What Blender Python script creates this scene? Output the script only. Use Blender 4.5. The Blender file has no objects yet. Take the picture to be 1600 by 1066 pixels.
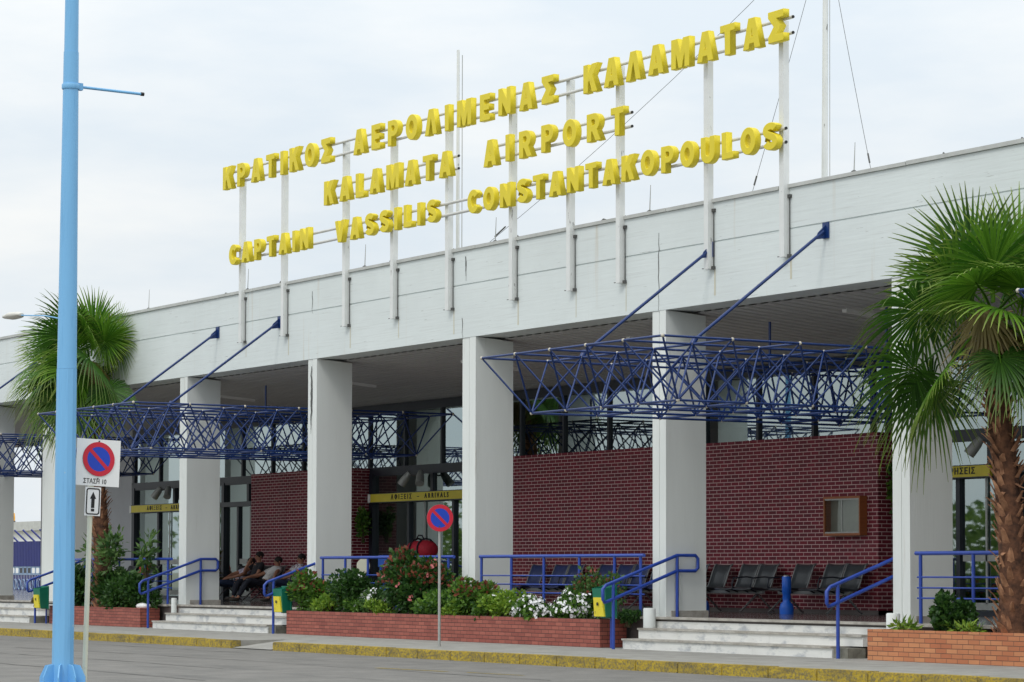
import bpy, bmesh, math, random
from math import sin, cos, pi, radians as R
from mathutils import Vector, Matrix
sc = bpy.context.scene
rnd = random.Random(11)

# ------------------------------------------------------------------ camera
cam_d = bpy.data.cameras.new('camera'); cam = bpy.data.objects.new('camera', cam_d)
sc.collection.objects.link(cam)
fw = Vector((-0.84687641, 0.52954302, 0.04883169)); rt = Vector((0.5302538, 0.84783681, 0.00191209))
up = Vector((0.04038877, -0.02751249, 0.99880519))
cam.matrix_world = Matrix(((rt.x, up.x, -fw.x, 0), (rt.y, up.y, -fw.y, 0), (rt.z, up.z, -fw.z, 1.35), (0, 0, 0, 1)))
cam_d.sensor_width = 36; cam_d.lens = 4249.97 / 1600 * 36
cam_d.shift_y = (686.84 - 533) / 1600
cam_d.clip_start = .1; cam_d.clip_end = 4000
sc.camera = cam
sc.view_settings.view_transform = 'Standard'; sc.view_settings.look = 'None'
sc.view_settings.exposure = 0.0; sc.view_settings.gamma = 1

# ------------------------------------------------------------------ world: overcast sky
SUN_EL, SUN_AZ = 52, 155       # azimuth measured from +Y clockwise
w = bpy.data.worlds.new("World"); sc.world = w; w.use_nodes = True
nt = w.node_tree; nt.nodes.clear()
def N(t, ty, **k):
    n = t.nodes.new(ty)
    for a, v in k.items(): setattr(n, a, v)
    return n
out = N(nt, 'ShaderNodeOutputWorld'); bg = N(nt, 'ShaderNodeBackground'); bg.inputs[1].default_value = .1
sky = N(nt, 'ShaderNodeTexSky', sky_type='NISHITA'); sky.sun_disc = False
sky.sun_elevation = R(SUN_EL); sky.sun_rotation = R(SUN_AZ); sky.dust_density = 3
tc = N(nt, 'ShaderNodeTexCoord'); mp = N(nt, 'ShaderNodeMapping'); mp.inputs['Scale'].default_value = (1, 1, 3.6)
mp.inputs['Location'].default_value = (2.3, .4, .1)
nz = N(nt, 'ShaderNodeTexNoise'); nz.inputs['Scale'].default_value = 6.5; nz.inputs['Detail'].default_value = 7; nz.inputs['Roughness'].default_value = .52
rp = N(nt, 'ShaderNodeValToRGB'); rp.color_ramp.elements[0].position = .36; rp.color_ramp.elements[1].position = .66
rp.color_ramp.elements[0].color = (.70, .77, .83, 1); rp.color_ramp.elements[1].color = (.875, .89, .885, 1)
sx = N(nt, 'ShaderNodeSeparateXYZ'); mr = N(nt, 'ShaderNodeMapRange')
mr.inputs['From Min'].default_value = .12; mr.inputs['From Max'].default_value = 1; mr.inputs['To Min'].default_value = 11.1; mr.inputs['To Max'].default_value = 21
vm = N(nt, 'ShaderNodeVectorMath', operation='SCALE'); mx = N(nt, 'ShaderNodeMix', data_type='RGBA')
mx.inputs[0].default_value = .94
L = nt.links.new
L(tc.outputs['Generated'], mp.inputs[0]); L(mp.outputs[0], nz.inputs['Vector']); L(nz.outputs[0], rp.inputs[0])
L(tc.outputs['Generated'], sx.inputs[0]); L(sx.outputs[2], mr.inputs[0])
L(rp.outputs[0], vm.inputs[0]); L(mr.outputs[0], vm.inputs['Scale'])
L(sky.outputs[0], mx.inputs[6]); L(vm.outputs[0], mx.inputs[7]); L(mx.outputs[2], bg.inputs[0]); L(bg.outputs[0], out.inputs[0])

sun_d = bpy.data.lights.new('sun', 'SUN'); sun_d.energy = 0.9; sun_d.angle = R(14); sun_d.color = (1, .96, .9)
sun = bpy.data.objects.new('sun', sun_d); sc.collection.objects.link(sun)
sd = Vector((sin(R(SUN_AZ)) * cos(R(SUN_EL)), cos(R(SUN_AZ)) * cos(R(SUN_EL)), sin(R(SUN_EL))))
sun.rotation_euler = sd.to_track_quat('Z', 'Y').to_euler()

# ------------------------------------------------------------------ materials
def srgb(r, g, b):
    f = lambda c: (c / 255 / 12.92) if c / 255 <= .04045 else ((c / 255 + .055) / 1.055) ** 2.4
    return (f(r), f(g), f(b), 1)
MAT = {}
def mat(name, col, rough=.6, metal=0, spec=.5, var=0, vscale=3, vstretch=(1, 1, 1), col2=None, bump=0, bscale=40, bstretch=(1, 1, 1), coat=0, lo=.35, hi=.7):
    m = bpy.data.materials.new(name); m.use_nodes = True; t = m.node_tree; b = t.nodes['Principled BSDF']
    b.inputs['Base Color'].default_value = col; b.inputs['Roughness'].default_value = rough
    b.inputs['Metallic'].default_value = metal; b.inputs['Specular IOR Level'].default_value = spec
    b.inputs['Coat Weight'].default_value = coat
    c = N(t, 'ShaderNodeTexCoord')
    if var or col2:
        p = N(t, 'ShaderNodeMapping'); p.inputs['Scale'].default_value = vstretch
        n = N(t, 'ShaderNodeTexNoise'); n.inputs['Scale'].default_value = vscale; n.inputs['Detail'].default_value = 8; n.inputs['Roughness'].default_value = .62
        r = N(t, 'ShaderNodeValToRGB'); r.color_ramp.elements[0].position = lo; r.color_ramp.elements[1].position = hi
        c2 = col2 or tuple(x * (1 - var) for x in col[:3]) + (1,)
        r.color_ramp.elements[0].color = c2; r.color_ramp.elements[1].color = col
        t.links.new(c.outputs['Object'], p.inputs[0]); t.links.new(p.outputs[0], n.inputs['Vector']); t.links.new(n.outputs[0], r.inputs[0])
        t.links.new(r.outputs[0], b.inputs['Base Color'])
    if bump:
        p = N(t, 'ShaderNodeMapping'); p.inputs['Scale'].default_value = bstretch
        n = N(t, 'ShaderNodeTexNoise'); n.inputs['Scale'].default_value = bscale; n.inputs['Detail'].default_value = 5
        u = N(t, 'ShaderNodeBump'); u.inputs['Strength'].default_value = bump; u.inputs['Distance'].default_value = .02
        t.links.new(c.outputs['Object'], p.inputs[0]); t.links.new(p.outputs[0], n.inputs['Vector']); t.links.new(n.outputs[0], u.inputs['Height']); t.links.new(u.outputs[0], b.inputs['Normal'])
    MAT[name] = m; return m

def layer(m, col, scale, stretch, lo, hi, amount=1, loc=(0, 0, 0), coord='Object'):
    """multiply one more stain layer over the base colour"""
    t = m.node_tree; b = t.nodes['Principled BSDF']
    c = N(t, 'ShaderNodeTexCoord'); p = N(t, 'ShaderNodeMapping'); p.inputs['Scale'].default_value = stretch; p.inputs['Location'].default_value = loc
    n = N(t, 'ShaderNodeTexNoise'); n.inputs['Scale'].default_value = scale; n.inputs['Detail'].default_value = 6; n.inputs['Roughness'].default_value = .6
    r = N(t, 'ShaderNodeMapRange'); r.inputs['From Min'].default_value = lo; r.inputs['From Max'].default_value = hi; r.inputs['To Max'].default_value = amount
    x = N(t, 'ShaderNodeMix', data_type='RGBA')
    t.links.new(c.outputs[coord], p.inputs[0]); t.links.new(p.outputs[0], n.inputs['Vector']); t.links.new(n.outputs[0], r.inputs[0]); t.links.new(r.outputs[0], x.inputs[0])
    s = b.inputs['Base Color']
    if s.is_linked: t.links.new(s.links[0].from_socket, x.inputs[6])
    else: x.inputs[6].default_value = s.default_value
    x.inputs[7].default_value = col; t.links.new(x.outputs[2], s)

def brick(name, c1, c2, mortar, bw, bh, ms, off=.5, rough=.6, bump=.5):
    m = bpy.data.materials.new(name); m.use_nodes = True; t = m.node_tree; b = t.nodes['Principled BSDF']
    b.inputs['Roughness'].default_value = rough
    c = N(t, 'ShaderNodeTexCoord'); s = N(t, 'ShaderNodeSeparateXYZ'); a = N(t, 'ShaderNodeMath', operation='ADD'); k = N(t, 'ShaderNodeCombineXYZ')
    q = N(t, 'ShaderNodeTexBrick'); q.offset = off; q.inputs['Color1'].default_value = c1; q.inputs['Color2'].default_value = c2; q.inputs['Mortar'].default_value = mortar
    q.inputs['Scale'].default_value = 1; q.inputs['Brick Width'].default_value = bw; q.inputs['Row Height'].default_value = bh; q.inputs['Mortar Size'].default_value = ms; q.inputs['Mortar Smooth'].default_value = .25
    n = N(t, 'ShaderNodeTexNoise'); n.inputs['Scale'].default_value = 2.5; n.inputs['Detail'].default_value = 8
    x = N(t, 'ShaderNodeMix', data_type='RGBA', blend_type='MULTIPLY'); x.inputs[0].default_value = .3
    u = N(t, 'ShaderNodeBump'); u.inputs['Strength'].default_value = bump; u.inputs['Distance'].default_value = .008; u.invert = True
    l = t.links.new
    l(c.outputs['Object'], s.inputs[0]); l(s.outputs[0], a.inputs[0]); l(s.outputs[1], a.inputs[1]); l(a.outputs[0], k.inputs[0]); l(s.outputs[2], k.inputs[1])
    l(k.outputs[0], q.inputs['Vector']); l(c.outputs['Object'], n.inputs['Vector']); l(q.outputs[0], x.inputs[6]); l(n.outputs[0], x.inputs[7]); l(x.outputs[2], b.inputs['Base Color'])
    l(q.outputs['Fac'], u.inputs['Height']); l(u.outputs[0], b.inputs['Normal'])
    MAT[name] = m; return m

mat('fascia_paint', srgb(220, 227, 226), .75, var=.07, vscale=.7, bump=.17, bscale=4, bstretch=(.3, 1, 5))
layer(MAT['fascia_paint'], srgb(196, 200, 198), 3, (.25, 1, 14), .56, .68, .55)
layer(MAT['fascia_paint'], srgb(192, 178, 154), 1.6, (3, 1, .1), .62, .78, .6)
layer(MAT['fascia_paint'], srgb(120, 118, 112), 5, (.35, 1, 9), .685, .72, .8, (3, 0, 1))
mat('column_paint', srgb(226, 230, 227), .7, var=.06, vscale=2, vstretch=(1, 1, .2), bump=.14, bscale=24, bstretch=(1.5, 1.5, .05))
layer(MAT['column_paint'], srgb(176, 170, 158), 3, (2, 2, .15), .64, .76, .55)
mat('soffit_board', srgb(200, 200, 198), .7, var=.12, vscale=2, vstretch=(.3, 3, 1))
mat('coping', srgb(196, 198, 194), .6, var=.2, vscale=3)
mat('conduit', srgb(88, 88, 86), .6, var=.3, vscale=6)
mat('post_paint', srgb(226, 228, 226), .5, var=.08, vscale=4); layer(MAT['post_paint'], srgb(90, 88, 84), 9, (2, 2, .5), .66, .7, .8)
mat('sign_yellow', srgb(230, 210, 38), .5, var=.08, vscale=4); layer(MAT['sign_yellow'], srgb(170, 150, 40), 7, (1, 1, .5), .62, .8, .45)
mat('sign_rail', srgb(214, 214, 210), .5, var=.15, vscale=5)
mat('sign_edge', srgb(170, 158, 40), .5)
brick('wall_brick', srgb(130, 14, 42), srgb(102, 9, 35), srgb(232, 200, 196), .225, .0686, .006, rough=.65)
brick('planter_brick', srgb(178, 100, 84), srgb(152, 78, 66), srgb(92, 50, 44), .21, .0655, .0055, bump=.8)
brick('orange_brick', srgb(214, 146, 100), srgb(190, 112, 74), srgb(126, 88, 66), .22, .0655, .005, bump=.8)
mat('marble', srgb(232, 232, 228), .35, var=.1, vscale=2); layer(MAT['marble'], srgb(156, 162, 170), 2.4, (1, 1, 2.2), .5, .64, .7); layer(MAT['marble'], srgb(150, 140, 124), 5, (.6, 1, 3), .62, .75, .5, (4, 2, 2))
mat('marble_edge', srgb(196, 192, 184), .5, col2=srgb(150, 144, 134), vscale=5)
mat('porch_floor', srgb(112, 104, 102), .12, var=.2, vscale=3)
mat('dark_metal', srgb(34, 40, 52), .4, var=.2)
mat('grey_wall', srgb(186, 188, 192), .8, var=.1, vscale=1.5)
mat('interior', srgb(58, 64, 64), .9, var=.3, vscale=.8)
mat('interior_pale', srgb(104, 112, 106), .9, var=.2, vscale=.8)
mat('frame_tube', srgb(16, 50, 110), .36, var=.2, vscale=3, spec=.5); layer(MAT['frame_tube'], srgb(84, 100, 150), 4, (1, 1, 1), .64, .78, .4)
mat('rail_blue', srgb(36, 70, 164), .38, var=.12, vscale=4, spec=.6); layer(MAT['rail_blue'], srgb(96, 116, 186), 8, (1, 1, 1), .62, .75, .5)
mat('joint', srgb(206, 200, 184), .5, var=.3, vscale=20)
mat('pole_blue', srgb(122, 184, 230), .4, var=.06, vscale=2, vstretch=(3, 3, .4), spec=.5); layer(MAT['pole_blue'], srgb(84, 146, 196), 5, (4, 4, .25), .56, .75, .5); layer(MAT['pole_blue'], srgb(186, 200, 206), 16, (1, 1, .6), .68, .74, .6)
mat('galv', srgb(178, 180, 176), .45, metal=.3, var=.2, vscale=8)
mat('cream_post', srgb(226, 226, 204), .5, var=.12, vscale=6, vstretch=(1, 1, .4))
mat('sign_white', srgb(240, 240, 238), .4, var=.04)
mat('sign_red', srgb(206, 30, 56), .4, var=.06); mat('sign_blue', srgb(20, 66, 190), .4, var=.06); mat('black', srgb(18, 18, 18), .5)
mat('strip_yellow', srgb(224, 206, 60), .5, var=.08)
mat('bin_green', srgb(20, 116, 92), .45, var=.15, vscale=6); mat('bin_yellow', srgb(238, 220, 60), .45, var=.1, vscale=6)
layer(MAT['bin_yellow'], srgb(120, 100, 50), 12, (1, 1, 1), .64, .7, .8)
mat('asphalt', srgb(126, 123, 118), .9, col2=srgb(108, 106, 102), vscale=1.4, bump=.5, bscale=60)
layer(MAT['asphalt'], srgb(160, 157, 150), 90, (1, 1, 1), .6, .75, .35); layer(MAT['asphalt'], srgb(84, 83, 80), 1.1, (.12, 2.2, 1), .58, .72, .4); layer(MAT['asphalt'], srgb(58, 57, 55), 2.6, (.8, 1, 1), .7, .78, .6, (1, 5, 0)); layer(MAT['asphalt'], srgb(70, 70, 68), .45, (.3, 1.6, 1), .6, .7, .5, (7, 3, 0))
mat('streak', srgb(206, 202, 182), .75, var=.06, vscale=6); mat('tar', srgb(74, 73, 70), .9, var=.2, vscale=5); mat('pavement', srgb(162, 160, 154), .9, col2=srgb(140, 138, 132), vscale=2.5, bump=.3, bscale=50); layer(MAT['pavement'], srgb(112, 112, 110), 1.2, (.3, 2, 1), .58, .72, .5)
mat('kerb_yellow', srgb(196, 168, 50), .85, var=.25, vscale=5, bump=.6, bscale=24); layer(MAT['kerb_yellow'], srgb(112, 104, 78), 26, (1, 1, 1.4), .42, .62, .9); layer(MAT['kerb_yellow'], srgb(84, 80, 70), 2.2, (.5, 1, 2), .5, .68, .7)
mat('kerb_stone', srgb(158, 157, 150), .85, var=.25, vscale=5, bump=.5, bscale=24)
mat('dry_ground', srgb(150, 146, 128), .95, var=.25, vscale=.3)
mat('concrete_rough', srgb(140, 138, 126), .9, var=.4, vscale=8, bump=.8, bscale=14)
mat('soil', srgb(96, 78, 60), .95, var=.4, vscale=9, bump=1, bscale=20)
mat('seat_black', srgb(58, 62, 66), .35, var=.15, vscale=5); mat('seat_blue', srgb(42, 56, 104), .4, var=.15, vscale=5)
mat('chrome', srgb(170, 172, 174), .25, metal=.85)
mat('beam_grey', srgb(128, 130, 130), .4, metal=.3)
mat('bright_blue', srgb(20, 100, 214), .4, var=.12)
mat('wood', srgb(168, 98, 52), .5, var=.3, vscale=6, vstretch=(1, 1, 8))
mat('cork', srgb(150, 146, 130), .6, var=.2, vscale=9)
mat('red_cloth', srgb(184, 24, 48), .75, var=.25, vscale=6); mat('dark_cloth', srgb(36, 36, 46), .85, var=.2, vscale=8)
mat('skin', srgb(172, 122, 98), .55, var=.1, vscale=6); mat('hair', srgb(26, 22, 20), .7, var=.3, vscale=40)
mat('shirt_white', srgb(214, 212, 210), .85, var=.12, vscale=9); mat('shirt_lilac', srgb(196, 188, 206), .85, var=.12, vscale=9); mat('shirt_dark', srgb(44, 44, 50), .85, var=.2, vscale=9)
mat('shirt_print', srgb(206, 206, 212), .85, col2=srgb(120, 70, 84), vscale=14, lo=.4, hi=.5)
mat('shirt_orange', srgb(196, 72, 40), .85, var=.15, vscale=9); mat('jeans', srgb(46, 62, 92), .85, var=.3, vscale=9); mat('trousers_dark', srgb(30, 34, 48), .85, var=.2, vscale=9); mat('shoe', srgb(70, 64, 60), .7, var=.3, vscale=9)
mat('bark', srgb(122, 82, 58), .95, col2=srgb(56, 36, 26), vscale=7, bump=1, bscale=18); mat('boot', srgb(196, 146, 110), .9, col2=srgb(104, 68, 48), vscale=5)
mat('stem', srgb(92, 78, 54), .9, var=.3, vscale=8)
mat('petal_white', srgb(240, 240, 242), .6); mat('petal_red', srgb(206, 46, 84), .6, var=.2, vscale=30); mat('petal_pink', srgb(214, 120, 120), .6, var=.3, vscale=30)
mat('far_white', srgb(236, 238, 238), .8, var=.05); mat('fence_blue', srgb(40, 50, 130), .5, var=.15, vscale=3); mat('pale_blue', srgb(150, 176, 208), .5, var=.1)
mat('amber', srgb(240, 170, 30), .4)
mat('lamp_grey', srgb(206, 204, 196), .4, var=.06)

def leafmat(name, c1, c2, tip=None, trans=.35):
    m = bpy.data.materials.new(name); m.use_nodes = True; t = m.node_tree; b = t.nodes['Principled BSDF']; o = t.nodes['Material Output']
    g = N(t, 'ShaderNodeNewGeometry'); r = N(t, 'ShaderNodeValToRGB'); r.color_ramp.elements[0].color = c1; r.color_ramp.elements[1].color = c2
    t.links.new(g.outputs['Random Per Island'], r.inputs[0]); src = r.outputs[0]
    if tip:
        a = N(t, 'ShaderNodeAttribute', attribute_name='tip'); x = N(t, 'ShaderNodeMix', data_type='RGBA'); x.inputs[7].default_value = tip
        t.links.new(a.outputs['Fac'], x.inputs[0]); t.links.new(src, x.inputs[6]); src = x.outputs[2]
    b.inputs['Roughness'].default_value = .45; b.inputs['Specular IOR Level'].default_value = .4
    tr = N(t, 'ShaderNodeBsdfTranslucent'); ms = N(t, 'ShaderNodeMixShader'); ms.inputs[0].default_value = trans
    t.links.new(src, b.inputs['Base Color']); t.links.new(src, tr.inputs[0]); t.links.new(b.outputs[0], ms.inputs[1]); t.links.new(tr.outputs[0], ms.inputs[2]); t.links.new(ms.outputs[0], o.inputs[0])
    MAT[name] = m
leafmat('palm_leaf', srgb(50, 96, 20), srgb(104, 150, 42), srgb(164, 174, 86), .3)
leafmat('palm_dark', srgb(34, 70, 18), srgb(70, 114, 34), srgb(136, 148, 74), .28)
leafmat('palm_dead', srgb(112, 100, 56), srgb(150, 136, 84), srgb(170, 150, 104), .2)
leafmat('leaf_mid', srgb(44, 84, 34), srgb(110, 150, 54)); leafmat('leaf_dark', srgb(32, 66, 30), srgb(70, 108, 44)); leafmat('leaf_light', srgb(84, 124, 40), srgb(148, 178, 62))
leafmat('leaf_blue', srgb(54, 90, 48), srgb(108, 140, 74)); leafmat('leaf_red', srgb(118, 60, 50), srgb(168, 96, 74)); leafmat('leaf_dry', srgb(70, 66, 36), srgb(104, 92, 52)); leafmat('leaf_far', srgb(66, 96, 44), srgb(126, 150, 70))

def glass(name, refl, tint, dark):
    m = bpy.data.materials.new(name); m.use_nodes = True; t = m.node_tree; t.nodes.remove(t.nodes['Principled BSDF']); o = t.nodes['Material Output']
    gl = N(t, 'ShaderNodeBsdfGlossy'); gl.inputs['Roughness'].default_value = .015; gl.inputs['Color'].default_value = tint
    tr = N(t, 'ShaderNodeBsdfTransparent'); tr.inputs[0].default_value = dark
    fr = N(t, 'ShaderNodeLayerWeight'); fr.inputs[0].default_value = .5
    mr_ = N(t, 'ShaderNodeMapRange'); mr_.inputs['To Min'].default_value = refl * .55; mr_.inputs['To Max'].default_value = min(1, refl * 1.6)
    ms = N(t, 'ShaderNodeMixShader'); nz_ = N(t, 'ShaderNodeTexNoise'); nz_.inputs['Scale'].default_value = .9; bp = N(t, 'ShaderNodeBump'); bp.inputs['Strength'].default_value = .05; bp.inputs['Distance'].default_value = .03
    t.links.new(nz_.outputs[0], bp.inputs['Height']); t.links.new(bp.outputs[0], gl.inputs['Normal'])
    t.links.new(fr.outputs['Facing'], mr_.inputs[0]); t.links.new(mr_.outputs[0], ms.inputs[0]); t.links.new(tr.outputs[0], ms.inputs[1]); t.links.new(gl.outputs[0], ms.inputs[2]); t.links.new(ms.outputs[0], o.inputs[0])
    MAT[name] = m
glass('facade_glass', .42, (.80, .93, .93, 1), (.50, .58, .56, 1))
glass('case_glass', .25, (.9, .95, .95, 1), (.85, .9, .9, 1))

# ------------------------------------------------------------------ mesh helpers
class MB:
    def __init__(s): s.v = []; s.f = []; s.mi = []; s.sm = []; s.tip = {}
    def add(s, vs, fs, mi=0, smooth=False, tips=None):
        b = len(s.v); s.v += [tuple(p) for p in vs]
        for f in fs: s.f.append([b + i for i in f]); s.mi.append(mi); s.sm.append(smooth)
        if tips:
            for i, t in enumerate(tips): s.tip[b + i] = t
        return s
    def box(s, x0, x1, y0, y1, z0, z1, mi=0, bev=0):
        if bev:
            b = bev; bm = bmesh.new(); bmesh.ops.create_cube(bm, size=1)
            for v in bm.verts: v.co = Vector(((x0 + x1) / 2 + v.co.x * (x1 - x0), (y0 + y1) / 2 + v.co.y * (y1 - y0), (z0 + z1) / 2 + v.co.z * (z1 - z0)))
            bmesh.ops.bevel(bm, geom=bm.edges[:], offset=b, segments=2, affect='EDGES'); bm.verts.index_update()
            s.add([v.co.copy() for v in bm.verts], [[v.index for v in f.verts] for f in bm.faces], mi); bm.free(); return s
        return s.add([(x0, y0, z0), (x1, y0, z0), (x1, y1, z0), (x0, y1, z0), (x0, y0, z1), (x1, y0, z1), (x1, y1, z1), (x0, y1, z1)],
                     [(3, 2, 1, 0), (4, 5, 6, 7), (0, 1, 5, 4), (1, 2, 6, 5), (2, 3, 7, 6), (3, 0, 4, 7)], mi)
    def obox(s, c, ax, ay, az, hx, hy, hz, mi=0):
        c = Vector(c); P = []
        for k in (-1, 1):
            for (i, j) in ((-1, -1), (1, -1), (1, 1), (-1, 1)): P.append(c + ax * hx * i + ay * hy * j + az * hz * k)
        return s.add(P, [(3, 2, 1, 0), (4, 5, 6, 7), (0, 1, 5, 4), (1, 2, 6, 5), (2, 3, 7, 6), (3, 0, 4, 7)], mi)
    def tube(s, pts, r, n=8, mi=0, closed=False, cap=True):
        pts = [Vector(p) for p in pts]; m = len(pts); rs = r if isinstance(r, (list, tuple)) else [r] * m
        vs = []; prev = None
        for i, p in enumerate(pts):
            if closed: d = pts[(i + 1) % m] - pts[i - 1]
            else: d = pts[min(i + 1, m - 1)] - pts[max(i - 1, 0)]
            d.normalize()
            if prev is None:
                a = d.orthogonal().normalized() if abs(d.z) > .9 else d.cross(Vector((0, 0, 1))).normalized()
            else:
                a = prev - d * prev.dot(d); a.normalize()
            prev = a; b = d.cross(a)
            k = 1
            if 0 < i < m - 1:
                c_ = (pts[i] - pts[i - 1]).normalized().dot((pts[i + 1] - pts[i]).normalized()); k = 1 / max(.5, math.sqrt(max(.05, (1 + c_) / 2)))
                k = min(k, 1.15)
            for j in range(n):
                t = 2 * pi * j / n; vs.append(p + (a * cos(t) + b * sin(t)) * rs[i] * k)
        fs = []
        for i in range(m if closed else m - 1):
            i2 = (i + 1) % m
            for j in range(n): j2 = (j + 1) % n; fs.append((i * n + j, i * n + j2, i2 * n + j2, i2 * n + j))
        s.add(vs, fs, mi, True)
        if cap and not closed:
            s.add(vs[:n], [list(range(n))[::-1]], mi); s.add(vs[-n:], [list(range(n))], mi)
        return s
    def ball(s, c, r, mi=0, u=8, v=6, sc_=(1, 1, 1)):
        vs = [(c[0], c[1], c[2] + r * sc_[2])]; fs = []
        for i in range(1, v):
            for j in range(u):
                a, b = pi * i / v, 2 * pi * j / u; vs.append((c[0] + r * sc_[0] * sin(a) * cos(b), c[1] + r * sc_[1] * sin(a) * sin(b), c[2] + r * sc_[2] * cos(a)))
        vs.append((c[0], c[1], c[2] - r * sc_[2])); e = len(vs) - 1
        for j in range(u):
            j2 = (j + 1) % u; fs.append((0, 1 + j, 1 + j2)); fs.append((e, 1 + (v - 2) * u + j2, 1 + (v - 2) * u + j))
            for i in range(v - 2): a = 1 + i * u; fs.append((a + j, a + u + j, a + u + j2, a + j2))
        return s.add(vs, fs, mi, True)
    def lathe(s, c, prof, n=16, mi=0):
        vs = []; fs = []
        for (r, z) in prof:
            for j in range(n): t = 2 * pi * j / n; vs.append((c[0] + r * cos(t), c[1] + r * sin(t), c[2] + z))
        for i in range(len(prof) - 1):
            for j in range(n): j2 = (j + 1) % n; fs.append((i * n + j, i * n + j2, (i + 1) * n + j2, (i + 1) * n + j))
        s.add(vs[:n], [list(range(n))[::-1]], mi); s.add(vs[-n:], [list(range(n))], mi)
        return s.add(vs, fs, mi, True)
    def build(s, name, mats, parent=None, auto=False):
        me = bpy.data.meshes.new(name); me.from_pydata(s.v, [], s.f)
        for m in (mats if isinstance(mats, (list, tuple)) else [mats]): me.materials.append(MAT[m])
        me.polygons.foreach_set('material_index', s.mi); me.polygons.foreach_set('use_smooth', s.sm)
        if s.tip:
            a = me.attributes.new('tip', 'FLOAT', 'POINT'); a.data.foreach_set('value', [s.tip.get(i, 0) for i in range(len(s.v))])
        me.update()
        o = bpy.data.objects.new(name, me); sc.collection.objects.link(o)
        if parent: o.parent = parent
        return o
def tag(o, label=None, cat=None, group=None, kind=None):
    if label: o['label'] = label
    if cat: o['category'] = cat
    if group: o['group'] = group
    if kind: o['kind'] = kind
    return o
def thing(name, label, cat, loc=(0, 0, 0), group=None, rz=0):
    o = bpy.data.objects.new(name, None); sc.collection.objects.link(o); o.location = loc; o.rotation_euler = (0, 0, rz); o.empty_display_size = .2
    return tag(o, label, cat, group)
def kids(o): return [c for c in sc.collection.objects if c.parent == o]
def copy_tree(o, parent=None):
    c = o.copy(); sc.collection.objects.link(c); c.parent = parent
    for k in kids(o): copy_tree(k, c)
    return c
def curve_mesh(name, splines, extrude, m, parent, bevel=0, mw=None, edge=None):
    """splines: list of closed 2D outlines -> extruded solid (local x,y = outline, z = depth)"""
    cu = bpy.data.curves.new(name, 'CURVE'); cu.dimensions = '2D'; cu.fill_mode = 'BOTH'; cu.extrude = extrude; cu.bevel_depth = bevel; cu.bevel_resolution = 1
    for sp in splines:
        q = cu.splines.new('POLY'); q.points.add(len(sp) - 1); q.use_cyclic_u = True
        for i, (x, y) in enumerate(sp): q.points[i].co = (x, y, 0, 1)
    return cv_finish(cu, name, m, parent, mw)
def cv_finish(cu, name, m, parent, mw):
    t = bpy.data.objects.new('temp_outline', cu); sc.collection.objects.link(t)
    dg = bpy.context.evaluated_depsgraph_get(); me = bpy.data.meshes.new_from_object(t.evaluated_get(dg)); me.name = name
    bpy.data.objects.remove(t); bpy.data.curves.remove(cu)
    me.materials.clear(); me.materials.append(MAT[m])
    if mw: me.transform(mw)
    o = bpy.data.objects.new(name, me); sc.collection.objects.link(o)
    if parent: o.parent = parent
    return o
def text_mesh(name, txt, size, depth, m, parent, mw, sx=1, bold=0, sp=1):
    cu = bpy.data.curves.new(name, 'FONT'); cu.body = txt; cu.size = size; cu.extrude = depth; cu.align_x = 'CENTER'; cu.align_y = 'CENTER'; cu.offset = bold; cu.space_character = sp
    return cv_finish(cu, name, m, parent, mw @ Matrix.Diagonal((sx, 1, 1, 1)))
def frame(o, ex, ey):
    ex = Vector(ex).normalized(); ey = Vector(ey).normalized(); ez = ex.cross(ey); o = Vector(o)
    return Matrix(((ex.x, ey.x, ez.x, o.x), (ex.y, ey.y, ez.y, o.y), (ex.z, ey.z, ez.z, o.z), (0, 0, 0, 1)))

# ------------------------------------------------------------------ ground
Z0 = .14; FL = .64; YK = 21.4; Y0 = 25.31
m = MB(); m.add([(-2500, -2000, -.02), (1500, -2000, -.02), (1500, 2500, -.02), (-2500, 2500, -.02)], [(0, 1, 2, 3)])
tag(m.build('ground', 'dry_ground'), kind='structure')
m = MB(); m.add([(-260, -40, 0), (60, -40, 0), (60, YK, 0), (-260, YK, 0)], [(0, 1, 2, 3)])
tag(m.build('road', 'asphalt'), kind='structure')
m = MB()
for a, b in ((-200, -43.6), (-42.1, 10)):
    m.box(a, b, YK + .2, 25.0, -.1, Z0)
m.box(-43.6, -42.1, YK + 1.1, 25.0, -.1, Z0)
m.add([(-43.6, YK + .02, .012), (-42.1, YK + .02, .012), (-42.1, YK + 1.1, Z0), (-43.6, YK + 1.1, Z0)], [(0, 1, 2, 3)])
tag(m.build('pavement', 'pavement'), kind='structure')
m = MB(); x = -200
while x < 10:
    b = x + 1.0
    if not (x > -44.4 and x < -42.2):
        dz = rnd.uniform(-.006, .004); dy = rnd.uniform(-.008, .008)
        bm_ = MB(); m.box(x + .001, b - .001, YK + dy * .4, YK + .205, -.05, Z0 + .006 + dz, 0, .014)
    x = b
m.box(-44.0, -43.6, YK, YK + .205, -.05, Z0, 0, .014)
# sloping kerb ends beside the ramp
k0 = m.build('kerb', ['kerb_yellow', 'kerb_stone'])
for p in k0.data.polygons:
    if p.normal.z > .9 and p.center.y > YK + .1 and p.area > .02 and False: p.material_index = 1
tag(k0, kind='structure')
m = MB(); m.add([(-33.6, 18.72, .004), (-31.9, 18.86, .004), (-31.9, 18.96, .004), (-33.6, 18.83, .004)], [(0, 1, 2, 3)])
m.add([(-31.5, 18.95, .004), (-30.2, 19.05, .004), (-30.2, 19.1, .004), (-31.5, 19.02, .004)], [(0, 1, 2, 3)])
tag(m.build('road_marking', 'kerb_yellow'), kind='structure')

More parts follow.
